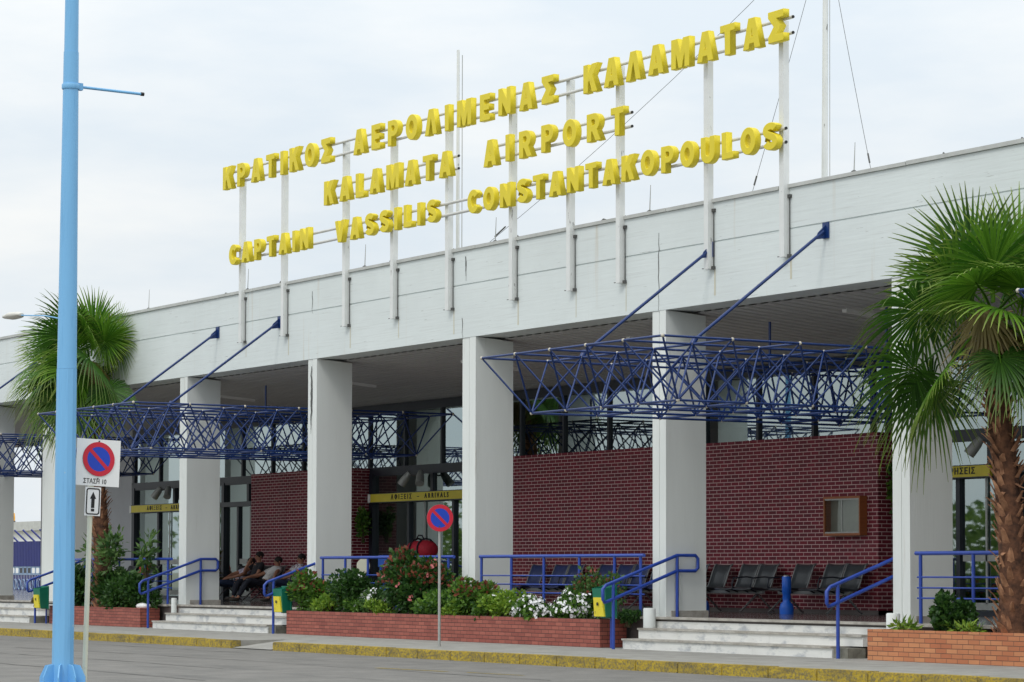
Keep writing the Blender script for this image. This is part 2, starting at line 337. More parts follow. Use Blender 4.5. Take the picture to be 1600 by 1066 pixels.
m = MB(); rs_ = random.Random(2)
for y0_, xa, xb in ((20.2, -75, -40), (16.9, -60, -34), (14.6, -52, -30), (18.3, -46, -28)):
    x = xa; y = y0_; P = []
    while x < xb: P.append((x, y, rs_.uniform(.006, .022))); x += rs_.uniform(.3, .9); y += rs_.uniform(-.06, .06)
    for (a0, b0, w0), (a1, b1, w1) in zip(P, P[1:]): m.add([(a0, b0 - w0, .005), (a1, b1 - w1, .005), (a1, b1 + w1, .005), (a0, b0 + w0, .005)], [(0, 1, 2, 3)])
tag(m.build('road_cracks', 'tar'), kind='structure')
# ------------------------------------------------------------------ terminal building
POSTX = [-51.04, -49.12, -46.51, -44.61, -42.57, -40.37, -38.52, -37.02, -34.55, -32.61]
B = thing('terminal_building', 'long white concrete airport terminal with columned porch and dark red brick bays', 'building', (0, 0, 0))
XL, XR = -110, -8
m = MB(); ZT, ZB, GR = 7.18, 5.594, 6.56
m.box(XL, XR, Y0, Y0 + .3, GR + .012, ZT); m.box(XL, XR, Y0 + .02, Y0 + .3, GR - .012, GR + .012); m.box(XL, XR, Y0, Y0 + .3, ZB, GR - .012)
m.build('fascia', 'fascia_paint', B)
m = MB(); x = XL
while x < XR: m.box(x + .004, x + 2.96, Y0 - .035, Y0 + .45, ZT + rnd.uniform(0, .004), ZT + .06 + rnd.uniform(-.004, .004)); x += 2.97
m.build('coping', 'coping', B)
for xx, a, b, wd in ((-42.19 + .12, 6.62, 7.1, .03), (-42.17, 5.6, 6.0, .012), (-36.0, 5.6, 6.9, .012), (-48.0, 6.5, 7.0, .014), (-48.03, 4.1, 5.5, .055), (-29.98, 4.9, 5.45, .03)):
    pts = []; z = a; m = MB()
    while z < b: pts.append((xx + rnd.uniform(-.02, .02), Y0 - .001, z)); z += .09
    for i in range(len(pts) - 1):
        w_ = wd * (1 - abs(2 * i / len(pts) - 1)) * .6 + .004
        p, q = pts[i], pts[i + 1]; m.add([(p[0] - w_, Y0 - .003, p[2]), (p[0] + w_, Y0 - .003, p[2]), (q[0] + w_, Y0 - .003, q[2]), (q[0] - w_, Y0 - .003, q[2])], [(0, 1, 2, 3)])
    m.build('crack', 'conduit', B)
for X in POSTX:
    m = MB(); w0 = rnd.uniform(.008, .02); z1 = rnd.uniform(5.62, 5.85); m.add([(X + .09 - w0, Y0 - .002, 6.12), (X + .09 + w0, Y0 - .002, 6.12), (X + .085 + w0 * 1.5, Y0 - .002, z1), (X + .085 - w0, Y0 - .002, z1)], [(0, 1, 2, 3)]); m.build('rust_streak', 'streak', B)
for X in (-58.1, -54.2, -52.3, -49.7, -45.1, -42.9, -40.6, -37.9, -37.2, -34.9, -29.2, -27.6, -26.1):
    m = MB(); l_ = rnd.uniform(.08, .35); m.tube([(X, Y0 + .12, ZT + .055), (X + l_ * .5, Y0 + .1, ZT + .055 + rnd.uniform(.03, .06)), (X + l_, Y0 + .13, ZT + .055)], .014, 6); m.build('cable_loop', 'conduit', B)
# roof slab
m = MB(); m.box(-75, XR, Y0 + .3, 46, 6.3, 7.05); m.box(XL, -75, Y0 + .3, 31.2, 6.3, 7.05); m.build('roof', 'coping', B)
# soffit: ribbed sheet falling from the front beam towards the doors, ribs square to the facade
m = MB(); ys = Y0 + .62; ye = 31.35
zs = lambda y: ZB + .03 - .0785 * (y - Y0)
x = XL; pr = []
while x < XR:
    for dx, dz in ((0, 0), (.20, 0), (.225, .05), (.275, .05)): pr.append((x + dx, dz))
    x += .30
n = len(pr)
m.add([(p[0], ys, zs(ys) + p[1]) for p in pr] + [(p[0], ye, zs(ye) + p[1]) for p in pr], [(i, n + i, n + i + 1, i + 1) for i in range(n - 1)])
m.build('soffit', 'soffit_board', B)
m = MB(); m.box(XL, XR, Y0 + .3, ys + .01, ZB + .004, ZB + .3); m.build('front_beam', 'fascia_paint', B)
for X, y0_, y1_ in ((-45.4, 27.2, 28.5), (-51.2, 27.0, 28.5), (-57, 27, 28.5), (-39.4, 27, 28.5), (-33.4, 27, 28.5)):
    m = MB(); zz = zs((y0_ + y1_) / 2)
    m.add([(X + i, y, zs(y) + k) for y in (y0_, y1_) for (i, k) in ((0, .02), (.12, .02), (.11, -.05), (.01, -.05))], [(0, 1, 2, 3)[::-1], (4, 5, 6, 7), (0, 1, 5, 4), (1, 2, 6, 5), (2, 3, 7, 6), (3, 0, 4, 7)])
    m.build('strip_light', 'sign_white', B)
# columns
for i, X in enumerate([-90.19, -84.19, -78.19, -72.19, -66.19, None, -54.19, -48.19, -42.19, -36.19, -30.19, -24.19, -18.19]):
    wd = .385
    if X is None: X, wd = -61.99, 1.06
    if X == -42.19: wd = .47
    ztop = ZB - .003; m = MB()
    h = wd * .52; yb = Y0 + .80
    # two leaves with a shallow joint between them on the front face
    P = [(X, Y0 + .012), (X + h - .012, Y0 + .012), (X + h - .012, Y0 + .03), (X + h + .012, Y0 + .03), (X + h + .012, Y0 + .004), (X + wd, Y0 + .004), (X + wd, yb), (X, yb)]
    n = len(P); rows = [FL - .05, FL + .03] + [FL + .03 + (ztop - FL - .03) * k / 5 for k in range(1, 6)]
    vs = [(p[0], p[1], (z if not (z == ztop and p[1] > Y0 + .5) else z - .06)) for z in rows for p in P]
    m.add(vs, [(k * n + j, k * n + (j + 1) % n, (k + 1) * n + (j + 1) % n, (k + 1) * n + j) for k in range(len(rows) - 1) for j in range(n)])
    c = m.build('column', 'column_paint', B)
    m = MB(); m.box(X - .0, X + wd + .022, Y0 + .1, yb + .03, FL, FL + .1); m.build('skirting', 'marble_edge', c)
# porch floor and steps
m = MB(); m.box(XL, XR, 25.12, 46, -.1, FL); m.build('porch_floor', 'porch_floor', B)
m = MB()
for a, b in ((-66, -60.3), (-53.65, -47.9), (-35.8, -30.2)):
    s = MB()
    for k, (ya, yb, za, zb) in enumerate(((24.465, 25.12, Z0 - .02, .305), (24.77, 25.12, .305, .47), (25.07, 25.12, .47, FL - .035))):
        xa = a; xb = b - (.32 if k == 0 else 0) + (.6 if k == 2 else 0)
        xx = xa; first = True
        while xx < xb - .05:
            e = min(xb, xx + rnd.uniform(.9, 1.3))
            if xb - e < .3: e = xb
            s.box(xx + .001, e - .001, ya + rnd.uniform(0, .003), yb, za, zb - .03, 0)
            s.box(xx + .001, e - .001, ya - .025, yb if k == 2 else ya + .33, zb - .03 + rnd.uniform(0, .002), zb + (.035 if k == 2 else 0), 1) if k < 2 else None
            xx = e
    st = s.build('step_flight', ['marble', 'marble_edge'], B)
    s = MB(); s.box(a - .45, b + .6, 25.03, 25.4, FL - .033, FL + .004, 0, .006); s.build('nosing', 'marble_edge', st)
    s = MB(); s.box(b - .3, b + .02, 24.48, 24.8, Z0 - .02, .285); s.build('end_block', 'concrete_rough', st)
for X, r_ in ((-35.75, .1), (-29.75, .1), (-53.62, .06)):
    s = MB(); s.lathe((X, 24.95, .472), [(r_, 0), (r_, .3), (r_ * .85, .315)], 18); s.build('pipe_stub', 'column_paint', B)
# marble edge of the porch floor between the flights
for a, b in ((-60.3, -54.2), (-47.2, -36.3), (-29.5, XR)): m = MB(); m.box(a, b, 25.04, 25.35, FL - .04, FL + .004); m.build('floor_edge', 'marble_edge', B)
# brick bays
def brick_bay(a, b, top):
    s = MB(); s.box(a, b, 30.0, 30.8, FL - .02, top); w_ = s.build('brick_wall', 'wall_brick', B)
    s = MB(); s.box(a, b, 29.985, 30.78, FL, FL + .07); s.build('skirting', 'porch_floor', w_); return w_
b1 = brick_bay(-60.06, -58.205, 3.745); b1 = brick_bay(-58.19, -55.12, 3.75); brick_bay(-48.2, -36.15, 3.765); brick_bay(-27.5, -20, 3.77)
# glazing behind
YD = 30.65
m = MB(); m.add([(-68.4, YD, FL), (XR, YD, FL), (XR, YD, 5.25), (-68.4, YD, 5.25)], [(0, 1, 2, 3)]); m.build('glazing', 'facade_glass', B)
s = MB()
s.box(-68.5, XR, YD - .07, YD + .07, 3.56, 3.76); s.box(-68.5, XR, YD - .06, YD + .06, 5.0, 5.2); s.box(-68.5, XR, YD - .05, YD + .05, FL, FL + .08)
x = -68.4
while x < XR: s.box(x - .035, x + .035, YD - .05, YD + .05, 3.7, 5.1); x += 1.65
s.build('window_frame', 'dark_metal', B)
def door(x0, x1, name):
    d = MB(); d.box(x0, x0 + .16, YD - .09, YD + .08, FL, 3.62); d.box(x1 - .16, x1, YD - .09, YD + .08, FL, 3.62); d.box(x0, x1, YD - .12, YD + .06, 3.0, 3.12)
    mid = (x0 + x1) / 2 + .05; d.box(mid - .06, mid + .06, YD - .055, YD + .055, 3.1, 3.6)
    for t in (.32, .68): xx = x0 + (x1 - x0) * t; d.box(xx - .05, xx + .05, YD - .06, YD + .05, FL, 3.02)
    d = d.build('door', 'dark_metal', B)
    e = MB(); a = x0 + (x1 - x0) * .33; e.box(a + .06, a + 1.25, YD - .04, YD - .02, 1.55, 1.68); e.box(a + .06, a + 1.25, YD - .04, YD - .02, FL + .1, FL + .22)
    e.box(a + .62, a + .66, YD - .04, YD - .02, FL + .2, 2.98); e.build('push_rail', 'galv', d)
door(-68.45, -63.3, 1); door(-55.11, -49.6, 2); door(-36.1, -32.0, 3); door(-62.9, -60.1, 4)
m = MB(); m.box(-75, -68.5, YD - .05, YD + .25, FL, 5.3); m.box(-75, -74.8, YD + .25, 46, FL, 6.3); m.build('end_wall', 'grey_wall', B)
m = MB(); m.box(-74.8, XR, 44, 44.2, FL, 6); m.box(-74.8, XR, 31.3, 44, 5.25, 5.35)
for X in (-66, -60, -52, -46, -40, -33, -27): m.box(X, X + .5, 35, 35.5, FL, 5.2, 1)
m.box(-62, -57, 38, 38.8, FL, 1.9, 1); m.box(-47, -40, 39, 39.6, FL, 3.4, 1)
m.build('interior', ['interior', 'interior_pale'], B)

# ------------------------------------------------------------------ rooftop lettering
S = thing('rooftop_sign', 'three rows of yellow block letters on white posts above the roof edge', 'sign', (-42, Y0, 6.1))
def loc(o, root):                # keep world coordinates inside a placed Empty
    o.matrix_parent_inverse = Matrix.Translation(-Vector(root.location)); return o
POSTX = [-51.04, -49.12, -46.51, -44.61, -42.57, -40.37, -38.52, -37.02, -34.55, -32.61]
for X in POSTX:
    s = MB(); s.box(X - .055, X + .055, Y0 - .11, Y0 - .002, 6.13, 9.74); p = loc(s.build('post', 'post_paint', S), S)
    s = MB(); s.tube([(X + .085, Y0 - .02, 7.06), (X + .085, Y0 - .02, 6.14), (X - .09, Y0 - .12, 6.14)], .0075, 6); s.box(X + .056, X + .12, Y0 - .04, Y0 - .003, 7.03, 7.08); s.box(X + .056, X + .11, Y0 - .05, Y0 - .003, 6.12, 6.17)
    s.build('conduit', 'conduit', p)
def rail(a, b, z):
    s = MB(); s.tube([(a, Y0 - .14, z), (b, Y0 - .14, z)], .028, 8); r = loc(s.build('rail', 'sign_rail', S), S)
    s = MB(); s.tube([(b, Y0 - .14, z), (b + .018, Y0 - .14, z)], .024, 8); s.build('end_plug', 'black', r)
for a, b, zs in ((-51.4, -32.28, (9.5, 9.74)), (-46.85, -42.1, (8.67, 8.9)), (-40.85, -36.56, (8.67, 8.9)), (-51.1, -32.46, (7.86, 8.07))):
    for z in zs: rail(a, b, z)
T = .25
def arc(cx, cy, rx, ry, a0, a1, n): return [(cx + rx * cos(R(a0 + (a1 - a0) * i / n)), cy + ry * sin(R(a0 + (a1 - a0) * i / n))) for i in range(n + 1)]
def poly_s():
    path = arc(.37, .73, .25, .15, 20, 180, 8) + [(.13, .66)] + [(.2, .58), (.37, .51), (.54, .43), (.61, .34)] + arc(.37, .28, .25, .16, 0, -165, 9)
    L_, R_ = [], []
    for i, p in enumerate(path):
        a = Vector(path[max(0, i - 1)]); b = Vector(path[min(len(path) - 1, i + 1)]); d = (b - a).normalized(); n = Vector((-d.y, d.x)) * .12
        L_.append((p[0] + n.x, p[1] + n.y)); R_.append((p[0] - n.x, p[1] - n.y))
    return L_ + R_[::-1]
def stroke(path, h):
    L_, R_ = [], []
    for i, p in enumerate(path):
        a = Vector(path[max(0, i - 1)]); b = Vector(path[min(len(path) - 1, i + 1)]); d = (b - a).normalized(); n = Vector((-d.y, d.x)) * h
        L_.append((p[0] + n.x, p[1] + n.y)); R_.append((p[0] - n.x, p[1] - n.y))
    return L_ + R_[::-1]
W_ = .74
Pb = [(0, 0), (T, 0), (T, .36), (.4, .36)] + arc(.4, .68, .32, .32, -90, 90, 10) + [(0, 1)]
Ph = [(T, .56)] + [(.38, .56)] + arc(.38, .68, .11, .12, -80, 80, 6) + [(T, .8)]
GL = {
 'I': (T, [[(0, 0), (T, 0), (T, 1), (0, 1)]]),
 'L': (.62, [[(0, 0), (.62, 0), (.62, .22), (T, .22), (T, 1), (0, 1)]]),
 'T': (.7, [[(.225, 0), (.475, 0), (.475, .78), (.7, .78), (.7, 1), (0, 1), (0, .78), (.225, .78)]]),
 'E': (.64, [[(0, 0), (.64, 0), (.64, .21), (T, .21), (T, .4), (.58, .4), (.58, .6), (T, .6), (T, .79), (.64, .79), (.64, 1), (0, 1)]]),
 'K': (.78, [[(0, 0), (T, 0), (T, .34), (.33, .44), (.5, 0), (.78, 0), (.5, .6), (.76, 1), (.47, 1), (T, .62), (T, 1), (0, 1)]]),
 'A': (.8, [[(0, 0), (.25, 0), (.29, .18), (.51, .18), (.55, 0), (.8, 0), (.55, 1), (.25, 1)], [(.335, .37), (.465, .37), (.4, .74)]]),
 'Λ': (.8, [[(0, 0), (.25, 0), (.4, .7), (.55, 0), (.8, 0), (.55, 1), (.25, 1)]]),
 'V': (.8, [[(.25, 0), (.55, 0), (.8, 1), (.55, 1), (.4, .32), (.25, 1), (0, 1)]]),
 'M': (.92, [[(0, 0), (.23, 0), (.23, .58), (.38, 0), (.54, 0), (.69, .58), (.69, 0), (.92, 0), (.92, 1), (.6, 1), (.46, .44), (.32, 1), (0, 1)]]),
 'N': (.76, [[(0, 0), (.23, 0), (.23, .5), (.53, 0), (.76, 0), (.76, 1), (.53, 1), (.53, .5), (.23, 1), (0, 1)]]),
 'P': (.72, [Pb, Ph]),
 'R': (.76, [[(0, 0), (T, 0), (T, .36), (.31, .36), (.5, 0), (.78, 0), (.56, .4)] + arc(.4, .68, .32, .32, -50, 90, 8) + [(0, 1)], Ph]),
 'O': (.8, [arc(.4, .5, .4, .5, 0, 345, 23), arc(.4, .5, .17, .26, 0, 345, 23)]),
 'Σ': (.7, [[(0, 0), (.7, 0), (.7, .22), (.34, .22), (.56, .5), (.34, .78), (.7, .78), (.7, 1), (0, 1), (0, .82), (.26, .5), (0, .18)]]),
 'C': (.74, [stroke(arc(.4, .5, .28, .38, 38, 322, 20), .125)]),
 'S': (.72, [poly_s()]),
 'U': (.76, [stroke([(.125, 1), (.125, .75), (.125, .5)] + arc(.38, .38, .255, .255, 180, 360, 10) + [(.635, .5), (.635, .75), (.635, 1)], .125)]),
}
def word(txt, x0, x1, z0, h):
    u_x = 1.14 * h; gap = (x1 - x0 - u_x * sum(GL[c][0] for c in txt)) / (len(txt) - 1); x = x0
    for c in txt:
        wd, sp = GL[c]
        dx = rnd.uniform(-.01, .01); rz = rnd.uniform(-.012, .012)
        mw = frame((x + dx, 25.09, z0 + rnd.uniform(-.008, .008)), (1, 0, rz), (-rz, 0, 1))
        e = .05
        o = curve_mesh('letter', [[(p[0] * u_x, p[1] * h) for p in q] for q in sp], e, 'sign_yellow', S, .008, mw); loc(o, S)
        x += wd * u_x + gap
for a in (('KPATIKOΣ', -51.55, -46.78, 9.385, .465), ('AEPOΛIMENAΣ', -45.83, -38.72, 9.385, .465), ('KAΛAMATAΣ', -37.8, -32.33, 9.385, .465),
          ('KALAMATA', -47.02, -42.16, 8.55, .455), ('AIRPORT', -41.0, -36.62, 8.55, .455),
          ('CAPTAIN', -51.22, -47.66, 7.765, .41), ('VASSILIS', -46.55, -42.67, 7.765, .41), ('CONSTANTAKOPOULOS', -41.55, -32.52, 7.765, .41)): word(*a)

# ------------------------------------------------------------------ masts, wires, lightning rods
M1 = thing('flag_mast', 'slim white mast with a thin halyard standing behind the middle of the sign', 'mast', (-43.51, 26.0, 7.05))
s = MB(); s.tube([(0, 0, 0), (0, 0, 4.1)], [.035, .028], 10); s.build('pole', 'post_paint', M1)
s = MB(); s.tube([(.05, .06, .1), (.05, .06, 4.0)], .008, 5); s.build('halyard', 'galv', M1)
M2 = thing('flag_mast', 'tall white mast right of the sign with guy wires running to the roof', 'mast', (-33.2, 26.5, 7.05))
s = MB(); s.tube([(0, 0, 0), (.03, 0, 2.2), (.06, 0, 4.6)], [.05, .045, .04], 10); s.build('pole', 'post_paint', M2)
s = MB(); s.tube([(.02, .09, .1), (.13, .02, 4.4)], .006, 5); s.build('halyard', 'galv', M2)
top = Vector((.05, 0, 4.4))
for q in ((-42.16, 25.7, 7.24), (-34.04, 25.7, 7.24), (-31.08, 25.7, 7.24)):
    q = Vector(q) - Vector(M2.location); d = (q - top); 
    s = MB(); s.tube([top + d * t - Vector((0, 0, .16 * 4 * t * (1 - t))) * (1 if q.x < -5 else .3) for t in (0, .2, .4, .6, .8, 1)], .0042, 5); g = s.build('guy_wire', 'conduit', M2)
    s = MB(); s.tube([top + d * .92, top + d * .955], .014, 6); s.build('turnbuckle', 'conduit', g)
for X, lab in ((-56.1, 'thin lightning rod on the roof edge beside the crown of the far palm'), (-51.12, 'thin lightning rod on the roof edge below the first letters of CAPTAIN'), (-46.05, 'thin lightning rod on the roof edge below VASSILIS'),
               (-41.23, 'thin lightning rod on the roof edge near the anchor of the long guy wire'), (-36.41, 'thin rod with a dark foot on the roof edge right of the AIRPORT row'), (-31.15, 'lightning rod on the roof edge right of the tall mast')):
    r = thing('lightning_rod', lab, 'lightning rod', (X, 25.42, 7.24), 'lightning rods along the roof edge')
    s = MB(); s.tube([(0, 0, 0), (.015, .01, .46)], [.01, .005], 6); s.build('spike', 'galv', r)
    s = MB(); s.lathe((0, 0, 0), [(.05, 0), (.045, .03), (.015, .05)], 10); s.build('foot', 'conduit', r)

# ------------------------------------------------------------------ space frame canopies
def canopy(xl, label, rods=(0.86, 3.88), nx=5, ny=6, hang=True):
    bx, by, zt, zb = .96, 1.2, 4.63, 3.78; yf = 21.65
    o = thing('space_frame_canopy', label, 'canopy', (xl, yf, zt), 'blue space frame canopies over the entrances')
    tp = [[Vector((i * bx, j * by, 0)) for j in range(ny + 1)] for i in range(nx + 1)]
    bt = [[Vector(((i + .5) * bx, (j + .5) * by, zb - zt)) for j in range(ny)] for i in range(nx)]
    a, b, c = MB(), MB(), MB()
    rt_ = .019
    for i in range(nx + 1):
        for j in range(ny + 1):
            a.ball(tp[i][j], .029, 1, 8, 5)
            if i < nx: a.tube([tp[i][j], tp[i + 1][j]], rt_, 6, cap=False)
            if j < ny: a.tube([tp[i][j], tp[i][j + 1]], rt_, 6, cap=False)
    for i in range(nx):
        for j in range(ny):
            b.ball(bt[i][j], .029, 1, 8, 5)
            if i < nx - 1: b.tube([bt[i][j], bt[i + 1][j]], rt_, 6, cap=False)
            if j < ny - 1: b.tube([bt[i][j], bt[i][j + 1]], rt_, 6, cap=False)
            for p in (tp[i][j], tp[i + 1][j], tp[i][j + 1], tp[i + 1][j + 1]): c.tube([bt[i][j], p], .016, 6, cap=False)
    a.build('top_grid', ['frame_tube', 'joint'], o); b.build('bottom_grid', ['frame_tube', 'joint'], o); c.build('web_bracing', 'frame_tube', o)
    for d in rods:
        i = 4 if d < 2 else 1; X = nx * bx - d
        lo = Vector((i * bx, by, 0)); hi = Vector((i * bx, Y0 - yf - .06, 6.42 - zt))
        s = MB(); s.tube([lo + Vector((0, .03, .06)), hi], .024, 10); r = s.build('tie_rod', 'frame_tube', o)
        s = MB(); s.obox(hi + Vector((0, .045, .02)), Vector((1, 0, 0)), Vector((0, 1, 0)), Vector((0, 0, 1)), .07, .012, .12)
        e = hi; s.add([(e.x - .008, e.y + .035, e.z + .1), (e.x - .008, e.y + .035, e.z - .1), (e.x - .008, e.y - .16, e.z - .13), (e.x - .008, e.y - .1, e.z - .02),
                       (e.x + .008, e.y + .035, e.z + .1), (e.x + .008, e.y + .035, e.z - .1), (e.x + .008, e.y - .16, e.z - .13), (e.x + .008, e.y - .1, e.z - .02)],
                      [(0, 1, 2, 3), (7, 6, 5, 4), (0, 3, 7, 4), (3, 2, 6, 7), (2, 1, 5, 6), (1, 0, 4, 5)])
        s.build('anchor_plate', 'frame_tube', r)
        s = MB(); s.tube([lo, lo + Vector((0, .06, .1))], .045, 10); s.build('socket', 'frame_tube', r)
    for i in (1, nx - 1):
        p = tp[i][4]; s = MB(); s.tube([p, p + Vector((0, 0, 5.45 - .0785 * 1.2 - zt))], .022, 8); s.build('hanger', 'frame_tube', o)
    return o
canopy(-35.5, 'blue tubular space frame canopy over the right hand steps, below AIRPORT end of the sign')
canopy(-53.25, 'blue tubular space frame canopy over the middle steps, right of the far palm')
canopy(-66.3, 'blue tubular space frame canopy at the far left, behind the far palm')
canopy(-23.55, 'blue space frame canopy at the right edge, only its corner showing beside the near palm', nx=5)

# ------------------------------------------------------------------ planters
def planter(a, b, yf, h, mt, label, yb=25.02):
    o = thing('brick_planter', label, 'planter', (a, yf, Z0), 'brick planters along the porch')
    s = MB(); s.box(0, b - a, 0, .12, -.02, h); s.box(b - a - .12, b - a, .12, yb - yf, -.02, h); s.box(0, .12, .12, yb - yf, -.02, h); wl = s.build('wall', mt, o)
    s = MB(); nx_ = int((b - a) / .25); vs = []; fs = []
    for i in range(nx_ + 1):
        for j in range(3): vs.append((.12 + (b - a - .24) * i / nx_, .12 + (yb - yf - .12) * j / 2, h - .05 + rnd.uniform(-.02, .03)))
    for i in range(nx_):
        for j in range(2): fs.append((i * 3 + j, i * 3 + 3 + j, i * 3 + 4 + j, i * 3 + 1 + j))
    s.add(vs, fs); s.build('soil', 'soil', o); return o
planter(-47.48, -36.5, 24.5, .46, 'planter_brick', 'long red brick planter full of flowering shrubs between the two flights of steps')
planter(-59.6, -54.5, 24.55, .42, 'planter_brick', 'red brick planter holding the far palm, behind the square parking sign')
planter(-29.6, -15, 24.36, .43, 'orange_brick', 'orange brick planter under the near palm at the right edge')

# ------------------------------------------------------------------ railings
def railing(a, b, posts, label):
    o = thing('porch_railing', label, 'railing', (a, 25.16, FL), 'blue railings along the porch edge')
    Ln = b - a
    s = MB(); s.tube([(0, 0, .99), (Ln, 0, .99)], .03, 10); s.build('handrail', 'rail_blue', o)
    for z in (.655, .505, .36): s = MB(); s.tube([(.03, 0, z), (Ln, 0, z)], .014, 6); s.build('bar', 'rail_blue', o)
    for p in posts: s = MB(); s.tube([(p - a, 0, -.01), (p - a, 0, .98)], .026, 8); s.build('post', 'rail_blue', o)
railing(-47.3, -42.2, (-47.22, -46.3, -45.4, -44.3, -43.2, -42.4), 'blue tube railing behind the large pink flowering shrub, left of the middle column')
railing(-41.3, -36.2, (-41.25, -40.25, -39.2, -38.1, -37.05, -36.3), 'blue tube railing between two columns in front of the row of blue seats')
railing(-29.5, -20, (-29.4, -28.3, -27.2, -26.1, -25), 'blue tube railing behind the near palm trunk at the right edge')
railing(-60.0, -54.2, (-59.9, -58.5, -57, -55.6, -54.4), 'blue tube railing behind the shrubs and trunk of the far palm')
def stair_rail(x, label, y=24.4):
    o = thing('stair_handrail', label, 'handrail', (x, y, Z0), 'blue handrails at the steps')
    P = [(0, -.2, .78), (0, -.2, .95), (0, -.14, 1.01), (0, 1.24, 1.49), (0, 1.60, 1.49), (0, 1.65, 1.44), (0, 1.65, 1.29), (0, 1.60, 1.24), (0, 1.24, 1.24), (0, -.12, .75), (0, -.17, .74)]
    s = MB(); s.tube(P, .027, 8, closed=True); s.build('handrail', 'rail_blue', o)
    s = MB(); s.tube([(0, 0, -.02), (0, 0, 1.06)], .027, 8); s.build('post', 'rail_blue', o)
    s = MB(); s.tube([(0, 1.24, .5), (0, 1.24, 1.49)], .027, 8); s.build('post', 'rail_blue', o)
stair_rail(-35.73, 'blue looped handrail in front of the column left of the right hand steps', 24.24)
stair_rail(-30.3, 'blue looped handrail at the right end of the right hand steps, by the orange planter')
stair_rail(-53.75, 'blue looped handrail left of the middle steps, before the seated people')
stair_rail(-47.85, 'blue looped handrail right of the middle steps, beside a green and yellow bin')
stair_rail(-60.1, 'blue looped handrail at the far left steps, next to the blue lamp pole')
stair_rail(-66.0, 'blue looped handrail end at the left edge of the photo on the far column')

# ------------------------------------------------------------------ bins
def waste_bin(x, y, z, label, rz):
    o = thing('waste_bin', label, 'bin', (x, y, z), 'green and yellow waste bins', rz); o.scale = (.86, .86, .92)
    s = MB(); s.add([(-.17, -.09, 0), (.17, -.09, 0), (.17, .09, 0), (-.17, .09, 0), (-.2, -.14, .5), (.2, -.14, .5), (.2, .12, .54), (-.2, .12, .54)], [(3, 2, 1, 0), (0, 1, 5, 4), (1, 2, 6, 5), (2, 3, 7, 6), (3, 0, 4, 7)])
    s.add([(-.185, -.12, .48), (.185, -.12, .48), (.185, .1, .51), (-.185, .1, .51)], [(0, 1, 2, 3)]); s.box(-.21, .21, .1, .135, -.02, .56)
    s.build('body', 'bin_green', o)
    s = MB(); s.add([(-.15, -.125, .01), (.15, -.125, .01), (.13, -.165, .34), (-.13, -.165, .34), (-.15, -.09, .01), (.15, -.09, .01), (.13, -.12, .34), (-.13, -.12, .34)], [(0, 1, 2, 3), (4, 0, 3, 7), (1, 5, 6, 2), (3, 2, 6, 7), (5, 4, 7, 6)])
    s.build('front_panel', 'bin_yellow', o)
    s = MB(); s.add([(-.03, -.166, .2), (.03, -.166, .2), (.02, -.172, .26), (-.03, -.171, .25)], [(0, 1, 2, 3)]); s.build('sticker', 'dark_cloth', o)
    s = MB(); s.tube([(0, .16, -.62 if z > .6 else -.4), (0, .16, .5)], .022, 8); s.build('post', 'rail_blue', o)
waste_bin(-36.22, 24.4, .64, 'green bin with a yellow front at the right end of the flower planter', R(4))
waste_bin(-47.66, 24.5, .56, 'green bin with a yellow front at the left end of the flower planter', R(4))
waste_bin(-59.5, 24.3, .5, 'green bin with a yellow front half hidden by the blue lamp pole', R(4))

# ------------------------------------------------------------------ seats
def seat_bench(xr, gap, label, blue=False, n=3):
    """xr = right edge, seats face the road (-Y)"""
    o = thing('seat_bench', label, 'seats', (xr, 29.45, FL), 'beam seats along the brick walls')
    offs = [-.27, -.82, -1.38 - gap][:n]
    Ln = -offs[-1] + .3
    s = MB(); s.box(-Ln, .02, -.06, .02, .34, .40, 0, .008); s.build('beam', 'beam_grey', o)
    for x in offs:
        sm_ = 'seat_blue' if blue else 'seat_black'
        prof = [(-.3, .42), (-.2, .445), (-.02, .43), (.1, .41), (.17, .44), (.215, .53), (.27, .68), (.335, .83), (.38, .86)]
        s = MB(); vs = []
        for (y, z) in prof:
            for k in range(5): t = k / 4 - .5; vs.append((x + t * .5, y + abs(t) ** 2 * -.05, z + abs(t) ** 2 * .05))
        n0 = len(vs); vs += [(p[0], p[1] + .012, p[2] - .022) for p in vs]
        fs = []
        for i in range(len(prof) - 1):
            for k in range(4):
                a = i * 5 + k; fs.append((a, a + 1, a + 6, a + 5)); fs.append((n0 + a + 5, n0 + a + 6, n0 + a + 1, n0 + a))
        for i in range(len(prof) - 1):
            a = i * 5; fs.append((a, a + 5, n0 + a + 5, n0 + a)); a = i * 5 + 4; fs.append((a + 5, a, n0 + a, n0 + a + 5))
        for k in range(4): fs.append((k + 1, k, n0 + k, n0 + k + 1)); a = (len(prof) - 1) * 5 + k; fs.append((a, a + 1, n0 + a + 1, n0 + a))
        s.add(vs, fs, 0, True); st = s.build('seat', sm_, o)
        for sd_ in (-.25, .25): s = MB(); s.tube([(x + sd_, p[0] - .01, p[1] + .012) for p in prof[4:]], .013, 6); s.build('seat_edge', 'beam_grey', st)
        for sd_ in (-.12, .12): s = MB(); s.tube([(x + sd_, -.2, .42), (x + sd_, -.04, .36), (x + sd_, .1, .41)], .014, 6); s.build('bracket', 'dark_metal', st)
    for x in (-.16, -Ln + .2):
        s = MB(); s.tube([(x, -.42, .02), (x, -.36, .06), (x, -.02, .34)], .02, 8); s.tube([(x, -.02, .34), (x, .3, .05), (x, .36, .02)], .02, 8); s.build('leg', 'chrome', o)
    for x in (.0, -.545, -Ln + .02):
        s = MB(); s.tube([(x, .0, .4), (x, -.28, .44), (x, -.3, .5), (x, -.26, .62), (x, .02, .64), (x, .2, .62)], .014, 6); s.build('armrest', 'dark_metal', o)
